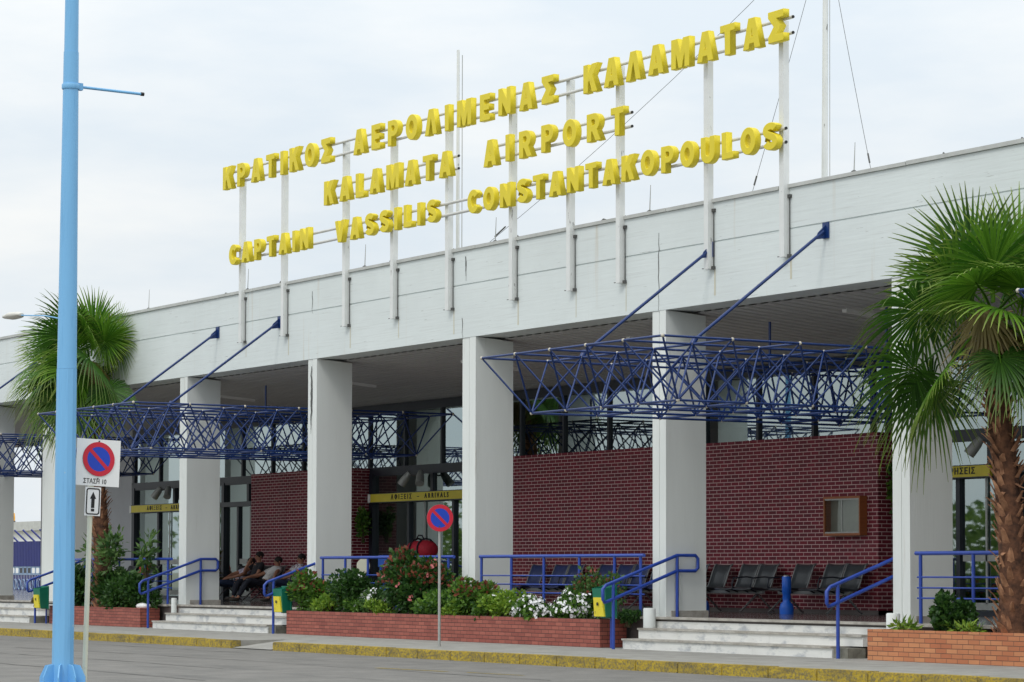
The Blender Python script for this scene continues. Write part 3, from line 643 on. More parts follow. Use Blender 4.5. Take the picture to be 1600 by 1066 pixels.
seat_bench(-36.2, .3, 'black mesh seat bench under the notice board, right of the blue standing bin')
seat_bench(-38.65, .28, 'black mesh seat bench between the column and the blue standing bin')
seat_bench(-42.6, .1, 'seat bench behind the railing, right of the middle column, with blue seats', True)
seat_bench(-40.75, .1, 'seat bench behind the railing and white flowers, dark blue seats near the column', True)
seat_bench(-44.9, .3, 'seat bench behind the railing mostly hidden by the middle column', True)
seat_bench(-56.35, .3, 'seat bench in the shade under the man in the printed shirt')
seat_bench(-58.45, .2, 'seat bench in the shade under the two people farthest left')

# blue standing bin
o = thing('ashtray_bin', 'bright blue standing bin with a round base between the two black benches', 'bin', (-37.35, 28.95, FL))
s = MB(); s.lathe((0, 0, 0), [(.12, 0), (.125, .1), (.11, .17), (.065, .22), (.065, .25)], 20); s.build('base', 'bright_blue', o)
s = MB(); s.lathe((0, 0, .25), [(.07, 0), (.07, .1), (.08, .11), (.08, .39), (.07, .4)], 20); s.build('drum', 'bright_blue', o)
s = MB(); s.lathe((0, 0, .65), [(.065, 0), (.06, .02), (.03, .03)], 16); s.build('tray', 'chrome', o)
o = thing('ashtray_bin', 'bright blue standing bin just showing behind the column of the right hand steps', 'bin', (-40.22, 29.2, FL))
for nm, pr, z, mt_ in (('base', [(.16, 0), (.165, .1), (.14, .19), (.08, .24)], 0, 'bright_blue'), ('drum', [(.07, 0), (.07, .1), (.09, .12), (.09, .39), (.07, .4)], .23, 'bright_blue'), ('tray', [(.065, 0), (.06, .02), (.03, .03)], .63, 'chrome')):
    s = MB(); s.lathe((0, 0, z), pr, 20); s.build(nm, mt_, o)

# notice board
o = thing('notice_board', 'empty glass fronted wooden notice board on the dark red brick wall', 'notice board', (-36.95, 30.0, 2.04))
s = MB(); s.box(-.47, .47, -.015, 0, 0, .6); s.build('back_panel', 'cork', o)
s = MB(); s.box(-.5, .5, -.16, 0.002, -.04, 0); s.box(-.5, .5, -.16, .002, .6, .64); s.box(-.5, -.47, -.16, .002, 0, .6); s.box(.47, .5, -.16, .002, 0, .6); s.build('frame', 'wood', o)
s = MB(); s.box(-.47, .47, -.15, -.135, 0, .025); s.box(-.47, .47, -.15, -.135, .575, .6); s.box(-.012, .012, -.15, -.135, .025, .575); s.build('slider_rail', 'galv', o)
s = MB(); s.add([(-.47, -.14, .02), (.47, -.14, .02), (.47, -.14, .58), (-.47, -.14, .58)], [(0, 1, 2, 3)]); s.build('pane', 'case_glass', o)

# door signs
def door_sign(x0, x1, txt, label):
    o = thing('door_sign', label, 'sign', ((x0 + x1) / 2, YD - .16, 2.955), 'yellow signs over the doors'); hw = (x1 - x0) / 2
    s = MB(); s.box(-hw, hw, -.03, .03, 0, .185); s.build('board', 'strip_yellow', o)
    s = MB(); s.box(-hw - .02, hw + .02, -.035, .035, -.02, 0); s.box(-hw - .02, hw + .02, -.035, .035, .185, .2); s.build('trim', 'dark_metal', o)
    s = MB(); s.box(-hw - .12, -hw - .02, -.03, .03, -.01, .19); s.build('end_tile', 'sign_white', o)
    text_mesh('lettering', txt, .15, .004, 'black', o, frame((0 if len(txt) > 13 else .12, -.036, .095), (1, 0, 0), (0, 0, 1)), 1.0, .003, 1.75 if len(txt) > 13 else 1.25)
door_sign(-54.87, -50.35, 'ΑΦΙΞΕΙΣ  –  ARRIVALS', 'yellow door sign reading arrivals in Greek and English, above the red bag')
door_sign(-68.25, -63.6, 'ΑΦΙΞΕΙΣ  –  ARRIVALS', 'yellow arrivals door sign at the far left, partly behind a column')
door_sign(-36.05, -33.85, 'ΑΝΑΧΩΡΗΣΕΙΣ', 'yellow departures door sign beside the near palm trunk')
# flood lights
def flood(x, label):
    o = thing('flood_light', label, 'lamp', (x, YD - .14, 3.42), 'twin flood lights above the doors')
    s = MB(); s.tube([(0, .05, .1), (0, -.1, .1)], .02, 8); s.tube([(-.22, -.12, .1), (.22, -.12, .1)], .018, 8); s.build('bracket', 'conduit', o)
    for sg in (-1, 1):
        s = MB(); d = Vector((sg * .5, -.35, -.75)).normalized(); c0 = Vector((sg * .24, -.14, .16)); s.tube([c0, c0 + d * .12, c0 + d * .34], [.06, .09, .1], 12); s.build('lamp_head', 'galv', o)
flood(-52.65, 'grey twin flood light above the arrivals sign over the red bag'); flood(-65.9, 'grey twin flood light above the far left arrivals sign'); flood(-33.7, 'grey twin flood light above the departures sign')

# ------------------------------------------------------------------ luggage, disc
o = thing('luggage_trolley', 'blue luggage trolley by the arrivals door under the red bag', 'trolley', (-51.0, 29.0, FL))
s = MB(); s.tube([(-.75, 0, .15), (.3, 0, .15), (.4, 0, 1.0)], .02, 8); s.tube([(-.75, .5, .15), (.3, .5, .15), (.4, .5, 1.0)], .02, 8); s.tube([(.4, 0, 1.0), (.4, .5, 1.0)], .025, 8); s.box(-.75, .38, 0, .5, .16, .2); s.build('frame', 'chrome', o)
s = MB(); s.box(-.85, -.4, -.02, .5, .82, 1.08, 0, .01); s.box(-.4, .5, -.02, .5, .86, 1.0, 0, .01); s.box(-.8, -.74, 0, .5, .2, .84); s.build('panel', 'bright_blue', o)
for p in ((-.6, .02), (-.6, .48), (.25, .02), (.25, .48)): s = MB(); s.tube([(p[0], p[1] - .02, .08), (p[0], p[1] + .02, .08)], .08, 12); s.build('wheel', 'black', o)
o = thing('duffel_bag', 'red duffel bag with dark straps on the blue trolley', 'bag', (-50.3, 29.2, FL + 1.02)); o.scale = (.78, .95, .95)
s = MB(); n = 14; rings = []
prof = [(-.6, .08), (-.56, .16), (-.4, .2), (-.1, .215), (.2, .21), (.45, .19), (.56, .14), (.6, .07)]
vs = []; fs = []
for (x, r) in prof:
    for j in range(n): t = 2 * pi * j / n; vs.append((x, r * cos(t) * 1.05, max(0, .18 + r * sin(t) * (1 + .06 * sin(x * 9)))))
for i in range(len(prof) - 1):
    for j in range(n): j2 = (j + 1) % n; fs.append((i * n + j, (i + 1) * n + j, (i + 1) * n + j2, i * n + j2))
fs.append(list(range(n))); fs.append([(len(prof) - 1) * n + j for j in range(n)][::-1])
s.add(vs, fs, 0, True); s.build('body', 'red_cloth', o)
s = MB()
for x in (-.22, .2): s.tube([(x, .24 * cos(R(a)), .19 + .24 * sin(R(a))) for a in range(-40, 221, 26)], .02, 6)
s.tube([(-.22, -.05, .41), (-.1, -.06, .5), (.1, -.06, .5), (.2, -.05, .41)], .018, 6); s.build('strap', 'dark_cloth', o)
o = thing('pedestal_fan', 'pale round headed stand on the porch beside the brick wall end', 'stand', (-49.6, 27.4, FL))
s = MB(); s.lathe((0, 0, 0), [(.16, 0), (.15, .03), (.025, .05), (.02, .68)], 16); s.build('stand', 'galv', o)
s = MB(); s.tube([(0, -.03, .84), (-.02, 0, .84), (-.03, .05, .84)], [.15, .165, .12], 20); s.build('head', 'cream_post', o)

# ------------------------------------------------------------------ people
def skinned(name, J, E, root, m, parent, sub=1):
    idx = {k: i for i, k in enumerate(J)}
    me = bpy.data.meshes.new(name); me.from_pydata([J[k][0] for k in J], [(idx[a], idx[b]) for a, b in E], [])
    t = bpy.data.objects.new('temp_body', me); sc.collection.objects.link(t)
    t.modifiers.new('s', 'SKIN').use_smooth_shade = True
    if not me.skin_vertices: return None
    for k, i in idx.items():
        r = J[k][1]; me.skin_vertices[0].data[i].radius = r if isinstance(r, tuple) else (r, r)
        me.skin_vertices[0].data[i].use_root = (k == root)
    sb = t.modifiers.new('u', 'SUBSURF'); sb.levels = sub; sb.render_levels = sub
    dg = bpy.context.evaluated_depsgraph_get(); nm = bpy.data.meshes.new_from_object(t.evaluated_get(dg)); nm.name = name
    bpy.data.objects.remove(t); nm.materials.clear(); nm.materials.append(MAT[m])
    for p in nm.polygons: p.use_smooth = True; p.material_index = 0
    o = bpy.data.objects.new(name, nm); sc.collection.objects.link(o); o.parent = parent; return o
def person(x, y, label, shirt, trousers, lean, knee, foot, arms, head_turn=0):
    o = thing('person', label, 'person', (x, y, FL), 'people sitting in the shade')
    o.scale = (.95, .95, .93); V = Vector; hip = V((0, -.08, .46)); up_ = V((0, sin(R(lean)), cos(R(lean))))
    waist = hip + up_ * .2; chest = hip + up_ * .43; neck = hip + up_ * .57; hd = neck + V((0, -.025, .03)) + up_ * .05; hc = hd + V((0, -.005, .085)); ht = hc + V((0, .01, .085))
    J = {'hip': (hip, (.13, .1)), 'waist': (waist, (.12, .09)), 'chest': (chest, (.145, .1)), 'neck': (neck, .06), 'jaw': (hd, .068), 'head': (hc, (.086, .1)), 'top': (ht, (.055, .065)),
         'nose': (hc + V((0, -.115, -.02)), .013)}
    E = [('hip', 'waist'), ('waist', 'chest'), ('chest', 'neck'), ('neck', 'jaw'), ('jaw', 'head'), ('head', 'top'), ('head', 'nose')]
    SH = {'low': (hip + up_ * .06, (.165, .135)), 'waist': (waist - up_ * .02, (.158, .128)), 'mid': (waist + up_ * .08, (.15, .118)), 'chest': (chest, (.172, .126)), 'neck': (neck - up_ * .01, .078)}; SE = [('low', 'waist'), ('waist', 'mid'), ('mid', 'chest'), ('chest', 'neck')]
    TR = {'hip': (hip, (.155, .125)), 'waist': (hip + up_ * .12, (.14, .115))}; TE = [('hip', 'waist')]
    for s_, nm in ((-1, 'l'), (1, 'r')):
        k = V((s_ * .13 + knee[0] * .0, knee[0], knee[1])); f = V((s_ * .12, foot[0] - (.12 if s_ > 0 else 0), foot[1])); hp = hip + V((s_ * .1, -.02, -.02)); toe = f + V((s_ * .02, -.19, -.02))
        if s_ > 0: k += V((0, -.04, .05))
        J.update({'hp' + nm: (hp, .085), 'kn' + nm: (k, .058), 'ca' + nm: (k.lerp(f, .35), .056), 'an' + nm: (f, .036), 'to' + nm: (toe, .03)})
        E += [('hip', 'hp' + nm), ('hp' + nm, 'kn' + nm), ('kn' + nm, 'ca' + nm), ('ca' + nm, 'an' + nm), ('an' + nm, 'to' + nm)]
        TR.update({'hp' + nm: (hp, .1), 'kn' + nm: (k, .075), 'an' + nm: (k.lerp(f, .93), .058)}); TE += [('hip', 'hp' + nm), ('hp' + nm, 'kn' + nm), ('kn' + nm, 'an' + nm)]
        sh = chest + up_ * .09 + V((s_ * .19, 0, 0)); el, ha = arms[nm]; el = hip + V(el); ha = hip + V(ha)
        J.update({'sh' + nm: (sh, .055), 'el' + nm: (el, .048), 'wr' + nm: (ha, .036)}); E += [('chest', 'sh' + nm), ('sh' + nm, 'el' + nm), ('el' + nm, 'wr' + nm)]
        d = (ha - el).normalized(); sd_ = d.cross(V((0, 0, 1))); sd_ = sd_.normalized() if sd_.length > .1 else V((1, 0, 0)); dn = V((0, 0, -1))
        pa = ha + d * .07; J['pa' + nm] = (pa, (.04, .022)); E.append(('wr' + nm, 'pa' + nm))
        for q, (off, ln) in enumerate(((-.033, .07), (-.011, .085), (.011, .08), (.033, .06))):
            a = pa + sd_ * off + d * .035; b = a + d * ln * .6 + dn * .01; c = b + d * ln * .3 + dn * .03
            J.update({'f%da' % q + nm: (a, .011), 'f%db' % q + nm: (b, .009), 'f%dc' % q + nm: (c, .008)}); E += [('pa' + nm, 'f%da' % q + nm), ('f%da' % q + nm, 'f%db' % q + nm), ('f%db' % q + nm, 'f%dc' % q + nm)]
        ta = ha + d * .03 - sd_ * .045; tb = ta + d * .045 - sd_ * .015; J.update({'ta' + nm: (ta, .012), 'tb' + nm: (tb, .009)}); E += [('wr' + nm, 'ta' + nm), ('ta' + nm, 'tb' + nm)]
        SH.update({'sh' + nm: (sh, .078), 'el' + nm: (sh.lerp(el, .62), .064)}); SE += [('chest', 'sh' + nm), ('sh' + nm, 'el' + nm)]
        b_ = MB(); b_.ball(f + V((s_ * .01, -.09, -.03)), .1, 0, 10, 6, (.5, 1.45, .5)); b_.build('shoe', 'shoe', o)
    skinned('body', J, E, 'hip', 'skin', o); skinned('shirt', SH, SE, 'chest', shirt, o); skinned('trousers', TR, TE, 'hip', trousers, o)
    s = MB(); s.ball(hc + V((0, .028, .05)), .108, 0, 14, 10, (.92, 1.02, .85)); s.build('hair', 'hair', o)
    s = MB(); s.ball(hc + V((-.035, -.09, .012)), .012, 0, 6, 5); s.build('eye', 'black', o); s = MB(); s.ball(hc + V((.035, -.09, .012)), .012, 0, 6, 5); s.build('eye', 'black', o)
    s = MB(); s.ball(hc + V((0, -.085, -.062)), .02, 0, 8, 5, (1.3, .4, .35)); s.build('mouth', 'sign_red', o)
    s = MB(); s.ball(hc + V((-.09, .01, -.005)), .026, 0, 6, 5, (.4, .8, 1.2)); s.build('ear', 'skin', o); s = MB(); s.ball(hc + V((.09, .01, -.005)), .026, 0, 6, 5, (.4, .8, 1.2)); s.build('ear', 'skin', o)
    return o
lap = {'l': ((-.25, .02, .24), (-.1, -.24, .14)), 'r': ((.25, 0, .22), (.1, -.26, .14))}
chin = {'l': ((-.24, -.12, .3), (-.05, -.06, .56)), 'r': ((.26, 0, .22), (.1, -.26, .14))}
back = {'l': ((-.26, -.02, .2), (-.16, -.32, .16)), 'r': ((.3, .2, .28), (.34, .1, .08))}
person(-59.2, 29.25, 'reclining person in a pale lilac shirt and jeans, leftmost of the seated group', 'shirt_lilac', 'jeans', 46, (-.55, .46), (-.98, .1), lap)
person(-58.62, 29.4, 'seated person in a dark top resting the chin on one hand', 'shirt_dark', 'trousers_dark', 20, (-.48, .5), (-.56, .1), chin)
person(-57.85, 29.3, 'reclining person in a white t shirt and dark trousers, one arm behind the seat', 'shirt_white', 'trousers_dark', 44, (-.5, .52), (-.72, .1), back)
person(-56.6, 29.35, 'seated person in a printed pale shirt looking down, right of the group beside the column', 'shirt_print', 'jeans', 34, (-.5, .5), (-.6, .1), lap)

person(-65.2, 29.5, 'person in an orange red top sitting behind the far palm planter by the door', 'shirt_orange', 'trousers_dark', 12, (-.5, .5), (-.6, .1), lap)
seat_bench(-64.9, .3, 'seat bench by the far left door, mostly behind the palm planter')

# ------------------------------------------------------------------ lamp poles and road signs
o = thing('lamp_pole', 'sky blue steel lamp pole in the left foreground with a short side arm', 'lamp pole', (-28.87, 12.06, 0)); o.rotation_euler = (R(-.24), R(.0), 0)
s = MB(); s.tube([(0, 0, 0), (0, 0, 3.65)], [.124, .115], 12); s.sm = [False] * len(s.sm); s.tube([(0, 0, 3.652), (0, 0, 7.29)], [.111, .086], 20); s.tube([(0, 0, 7.29), (0, 0, 9.5)], [.081, .07], 20); s.build('pole', 'pole_blue', o)
s = MB()
for k in range(8):
    a = 2 * pi * k / 8 + .2; d = Vector((cos(a), sin(a), 0)); t = Vector((-sin(a), cos(a), 0))
    P = [d * .1, d * .26, d * .26, d * .2, d * .1]; zz = [0.02, .02, .16, .29, .31]
    vs = [(p + t * .007) + Vector((0, 0, z)) for p, z in zip(P, zz)] + [(p - t * .007) + Vector((0, 0, z)) for p, z in zip(P, zz)]
    s.add(vs, [(0, 1, 2, 3, 4), (9, 8, 7, 6, 5)] + [(i, (i + 1) % 5, 5 + (i + 1) % 5, 5 + i)[::-1] for i in range(5)])
s.lathe((0, 0, 0), [(.3, 0), (.3, .025)], 24); s.build('base_flange', 'pole_blue', o)
s = MB(); s.tube([(.0, .09, 6.9), (.02, .87, 6.89)], .017, 8); s.lathe((0, 0, 6.86), [(.099, 0), (.103, .01), (.103, .05), (.099, .06)], 16); s.box(-.03, .03, .08, .14, 6.86, 6.94); a = s.build('side_arm', 'pole_blue', o)
s = MB(); s.tube([(.02, .86, 6.89), (.021, .9, 6.89)], .022, 8); s.build('end_cap', 'black', a)
o = thing('lamp_pole', 'blue street lamp with a pale hooded head showing left of the near pole', 'lamp pole', (-51.32, 21.46, Z0))
s = MB(); s.tube([(0, 0, 0), (0, 0, 6.3)], [.11, .06], 10); s.tube([(0, 0, 6.3), (-.8, -.14, 6.44), (-1.78, -.30, 6.52)], .013, 8); s.build('pole', 'pole_blue', o)
s = MB(); s.tube([Vector((-1.72, -.29, 0)), Vector((-1.85, -.31, 0)), Vector((-2.1, -.34, 0)), Vector((-2.4, -.38, 0))], [.06, .14, .16, .08], 12); s.v = [(x_, y_, 6.53 + z_ * .5) for x_, y_, z_ in s.v]; s.build('lamp_head', 'lamp_grey', o)

def disc_sign(parent, c, ex, r, nrm, mtb='galv'):
    ex = Vector(ex).normalized(); ez = Vector((0, 0, 1)); nrm = Vector(nrm).normalized(); c = Vector(c)
    def ring(r0, r1, off, th, m, name, n=40):
        s = MB(); vs = []
        for q in (off, off + th):
            for rr in (r0, r1):
                for j in range(n): t = 2 * pi * j / n; vs.append(c + nrm * q + (ex * cos(t) + ez * sin(t)) * rr)
        fs = []
        for j in range(n):
            k = (j + 1) % n
            fs += [(2 * n + j, 3 * n + j, 3 * n + k, 2 * n + k), (j, k, n + k, n + j), (n + j, n + k, 3 * n + k, 3 * n + j), (j, 2 * n + j, 2 * n + k, k)]
        s.add(vs, fs); return s.build(name, m, parent)
    ring(.001, r, -.006, .006, mtb, 'backing'); ring(r * .72, r, .0015, .003, 'sign_red', 'red_ring'); ring(.001, r * .715, .0015, .002, 'sign_blue', 'blue_disc')
    s = MB(); d = (ex * .707 - ez * .707); e = (ex * .707 + ez * .707)
    s.obox(c + nrm * .005, d, e, nrm, r * .73, r * .105, .001); s.build('red_bar', 'sign_red', parent)
# round sign on the pavement
o = thing('road_sign', 'round no parking sign on a thin grey post in front of the flower planter', 'road sign', (-38.49, 22.67, Z0))
s = MB(); s.tube([(-.02, .012, -.02), (-.02, .012, 1.9), (-.015, .012, 2.25)], .024, 10); s.build('post', 'galv', o)
exr = Vector((.30, .95, 0)).normalized(); disc_sign(o, (.02, -.005, 2.10), exr, .222, exr.cross(Vector((0, 0, 1))))
s = MB(); s.tube([(.02, -.012, 1.96), (.03, -.022, 1.96)], .012, 8); s.build('bolt', 'conduit', o)
# square sign
o = thing('road_sign', 'square white no parking sign above a small arrow plate beside the blue pole', 'road sign', (-29.05, 12.40, 0))
s = MB(); s.tube([(0, 0, -.02), (0.0, .052, 2.0), (0, .075, 2.84)], .03, 10); s.build('post', 'cream_post', o)
nr = Vector((1, -.0, 0)); ex = Vector((0, 1, -.04)).normalized(); ez = Vector((0, .04, 1)).normalized(); cS = Vector((.05, .125, 2.60))
s = MB(); s.obox(cS, ex, ez, nr, .268, .268, .006); s.build('plate', 'sign_white', o)
disc_sign(o, cS + nr * .013 + ez * .04, ex, .197, nr)
text_mesh('lettering', 'ΣΤΑΣΗ', .075, .001, 'black', o, frame(cS + nr * .008 + ez * -.218 + ex * -.075, ex, ez), .8, .001)
text_mesh('lettering', "10", .075, .001, 'black', o, frame(cS + nr * .008 + ez * -.218 + ex * .08, ex, ez), .8, .001)
s = MB()
for q in (.245, -.185): s.tube([cS + ez * q, cS + ez * q + nr * .014], .01, 8)
s.build('bolt', 'conduit', o)
cP = Vector((.045, .065, 2.155)); s = MB(); s.obox(cP, ex, ez, nr, .095, .165, .005); p = s.build('arrow_plate', 'sign_white', o)
def rr(w_, h_, r_, n=5):
    q = []
    for cx, cy, a0 in ((w_ - r_, h_ - r_, 0), (-w_ + r_, h_ - r_, 90), (-w_ + r_, -h_ + r_, 180), (w_ - r_, -h_ + r_, 270)): q += arc(cx, cy, r_, r_, a0, a0 + 90, n)
    return q
curve_mesh('border', [rr(.085, .152, .03), rr(.071, .138, .02)], .001, 'black', p, 0, frame(cP + nr * .007, ex, ez))
curve_mesh('arrow', [[(-.02, -.075), (.02, -.075), (.02, .03), (.038, .03), (0, .11), (-.038, .03), (-.02, .03)], [(-.02, -.115), (.02, -.115), (.02, -.085), (-.02, -.085)]], .001, 'black', p, 0, frame(cP + nr * .007, ex, ez))

# ------------------------------------------------------------------ palms
def fan(mb, h, p, s_, n_, Rr, droop, rg, fold=.28, spread=150, nseg=52, ymax=None, mi=0):
    da = R(2 * spread) / nseg
    for k in range(nseg + 1):
        ph = -R(spread) + da * k + rg.uniform(-.02, .02); Ln = Rr * (.74 + .26 * cos(ph * .62)) * rg.uniform(.9, 1.06)
        d = p * cos(ph) + s_ * sin(ph); t_ = (-p * sin(ph) + s_ * cos(ph))
        dr = droop * rg.uniform(.6, 1.4); vs = []; tips = []
        ts = (.05, .3, .52, .72, .88, 1.0)
        for t in ts:
            wd = Ln * t * math.tan(da / 2) * 1.02 if t <= .5 else Ln * .5 * math.tan(da / 2) * (1 - (t - .5) / .5) ** .9 * .8 + .0025
            c = h + d * Ln * t + n_ * (.10 * Ln * t * t * -1) + Vector((0, 0, -1)) * dr * Ln * max(0, t - .3) ** 2.2 * 1.6
            for q, u in ((-1, -fold), (0, fold), (1, -fold)): vs.append(c + t_ * wd * q + n_ * wd * u)
            tips += [max(0, (t - .6) / .4) ** 1.5 * .8] * 3
        if ymax:
            vs = [Vector((v.x, min(v.y, ymax + .12 * (v.y - ymax)) if v.y > ymax and v.z > 1 else v.y, v.z)) for v in vs]
            vs = [Vector((v.x, min(v.y, ymax + .2), v.z)) for v in vs]
        fs = []
        for i in range(len(ts) - 1):
            for j in range(2): a = i * 3 + j; fs.append((a, a + 1, a + 4, a + 3))
        mb.add(vs, fs, mi, True, tips)
def palm(x, y, z, top, crown_r, label, seed, fronds, hang, mats=('palm_leaf', 'palm_dark')):
    rg = random.Random(seed)
    o = thing('palm_tree', label, 'palm tree', (x, y, z)); top = Vector(top)
    ax = lambda t: Vector((top.x * t + .06 * sin(t * 5), top.y * t, top.z * t))
    rad = lambda t: .195 - .055 * t + .05 * max(0, .12 - t) / .12
    s = MB(); s.tube([ax(i / 12) for i in range(13)], [rad(i / 12) for i in range(13)], 14)
    nr_ = 38
    for i in range(nr_):
        t = i / nr_ * .98
        for k in range(8):
            a = 2 * pi * (k + .5 * (i % 2)) / 9 + rg.uniform(-.2, .2); c = ax(t + rg.uniform(-.008, .008)); r0 = rad(t)
            d = Vector((cos(a), sin(a), 0)); tg = Vector((-sin(a), cos(a), 0)); ln = rg.uniform(.12, .25); wd = rg.uniform(.03, .06); out_ = rg.uniform(.2, .75); zz = Vector((0, 0, 1)) * (1 if rg.random() > .12 else -.4)
            b0 = c + d * (r0 - .02); b1 = c + d * (r0 + ln * out_ * .5) + zz * ln * .55; b2 = c + d * (r0 + ln * out_) + zz * ln * .85 + tg * rg.uniform(-.03, .03)
            th = .016
            s.add([b0 - tg * wd, b0 + tg * wd, b1 + tg * wd * .75, b1 - tg * wd * .75, b2 + tg * wd * .3, b2 - tg * wd * .3, b0 + d * th, b1 + d * th, b2 + d * th], [(0, 1, 2, 3), (3, 2, 4, 5), (1, 0, 6), (0, 3, 7, 6), (2, 1, 6, 7), (3, 5, 8, 7), (4, 2, 7, 8), (5, 4, 8)], 1)
    s.build('trunk', ['bark', 'boot'], o)
    s = MB(); st = MB(); ym = 25.22 - y
    for i, (az, el, lp, rs, tw) in enumerate(fronds):
        a = R(az); e = R(el); p = Vector((cos(a) * cos(e), sin(a) * cos(e), sin(e)))
        sd_ = p.cross(Vector((0, 0, 1))); sd_ = sd_.normalized() if sd_.length > .05 else Vector((1, 0, 0)); n_ = sd_.cross(p)
        q = Matrix.Rotation(R(tw), 3, p); sd_ = q @ sd_; n_ = q @ n_
        c0 = top + Vector((cos(a) * .1, sin(a) * .1, -.1 + .25 * max(0, sin(e)))); L_ = lp * crown_r
        h = c0 + p * L_ + Vector((0, 0, -.18 * L_))
        if ym and h.y > ym - .1: h.y = ym - .1
        p2 = (p + Vector((0, 0, -.35 if el > -10 else -.15))).normalized(); sd2 = (sd_ - p2 * sd_.dot(p2)).normalized(); n2 = sd2.cross(p2)
        st.tube([c0, c0.lerp(h, .5) + Vector((0, 0, .05 * L_)), h, h + p2 * .12], [.022, .016, .012, .006], 5)
        fan(s, h, p2, sd2, n2, rs * crown_r, (rg.uniform(.06, .25) if el > 20 else rg.uniform(.25, .6)), rg, rg.uniform(.22, .34), rg.uniform(125, 165), 52, ym, 0 if rg.random() < .62 else 1)
    cr = s.build('crown', list(mats), o); st.build('leaf_stalks', 'palm_leaf', cr)
    s = MB()
    for i in range(hang):
        a = rg.uniform(0, 2 * pi); d = Vector((cos(a), sin(a) * .8, 0)); h = top + d * rg.uniform(.15, .3) + Vector((0, 0, rg.uniform(-.3, .1))); p = (d * .45 + Vector((0, 0, -1))).normalized()
        sd_ = p.cross(d).normalized(); n_ = sd_.cross(p)
        s.tube([top + d * .1, h], .012, 5); fan(s, h, p, sd_, n_, rg.uniform(.7, 1.0) * crown_r * .62, .25, rg, .3, rg.uniform(30, 60), 16, ym)
    s.build('dead_fronds', 'palm_dead', o)
    return o
def crown_list(seed, n, elmin=-45, cull=None):
    rg = random.Random(seed); out_ = []
    for i in range(n):
        f = (i + .5) / n; el = 86 - (86 - elmin) * f ** .95; az = (i * 137.5 + rg.uniform(-14, 14)) % 360
        if 35 < az < 145 and el < 60 and rg.random() < .8: az = (az + 180) % 360
        out_.append((az, el + rg.uniform(-8, 8), rg.uniform(.30, .55), rg.uniform(.56, .74), rg.uniform(-60, 60)))
    return out_
NEAR = [(238, 74, .40, .72, 80), (150, 80, .35, .72, 20), (320, 70, .35, .70, 15), (58, 70, .45, .70, 85), (75, 50, .5, .68, 60), (238, 50, .36, .60, 75),
        (215, 38, .40, .58, 50), (300, 35, .42, .68, 20), (238, 14, .55, .64, 55), (328, 12, .40, .66, -20), (350, 30, .45, .66, -30),
        (20, 30, .5, .66, -50), (30, 5, .5, .62, -40), (236, -26, .66, .64, 60), (222, -44, .62, .60, 50), (262, -40, .56, .56, 30), (325, -38, .42, .52, 10), (20, -30, .5, .6, -30), (350, -48, .45, .52, -10)]
palm(-27.0, 24.72, .5, (-.26, -.1, 4.32), 1.62, 'near fan palm with a shaggy brown trunk at the right edge, in the orange planter', 3, NEAR, 7)
palm(-57.1, 24.85, .48, (-.62, -.15, 5.65), 1.78, 'far fan palm rising behind the blue lamp pole at the left', 8, crown_list(9, 29, -60), 18, ('palm_leaf', 'palm_dark'))

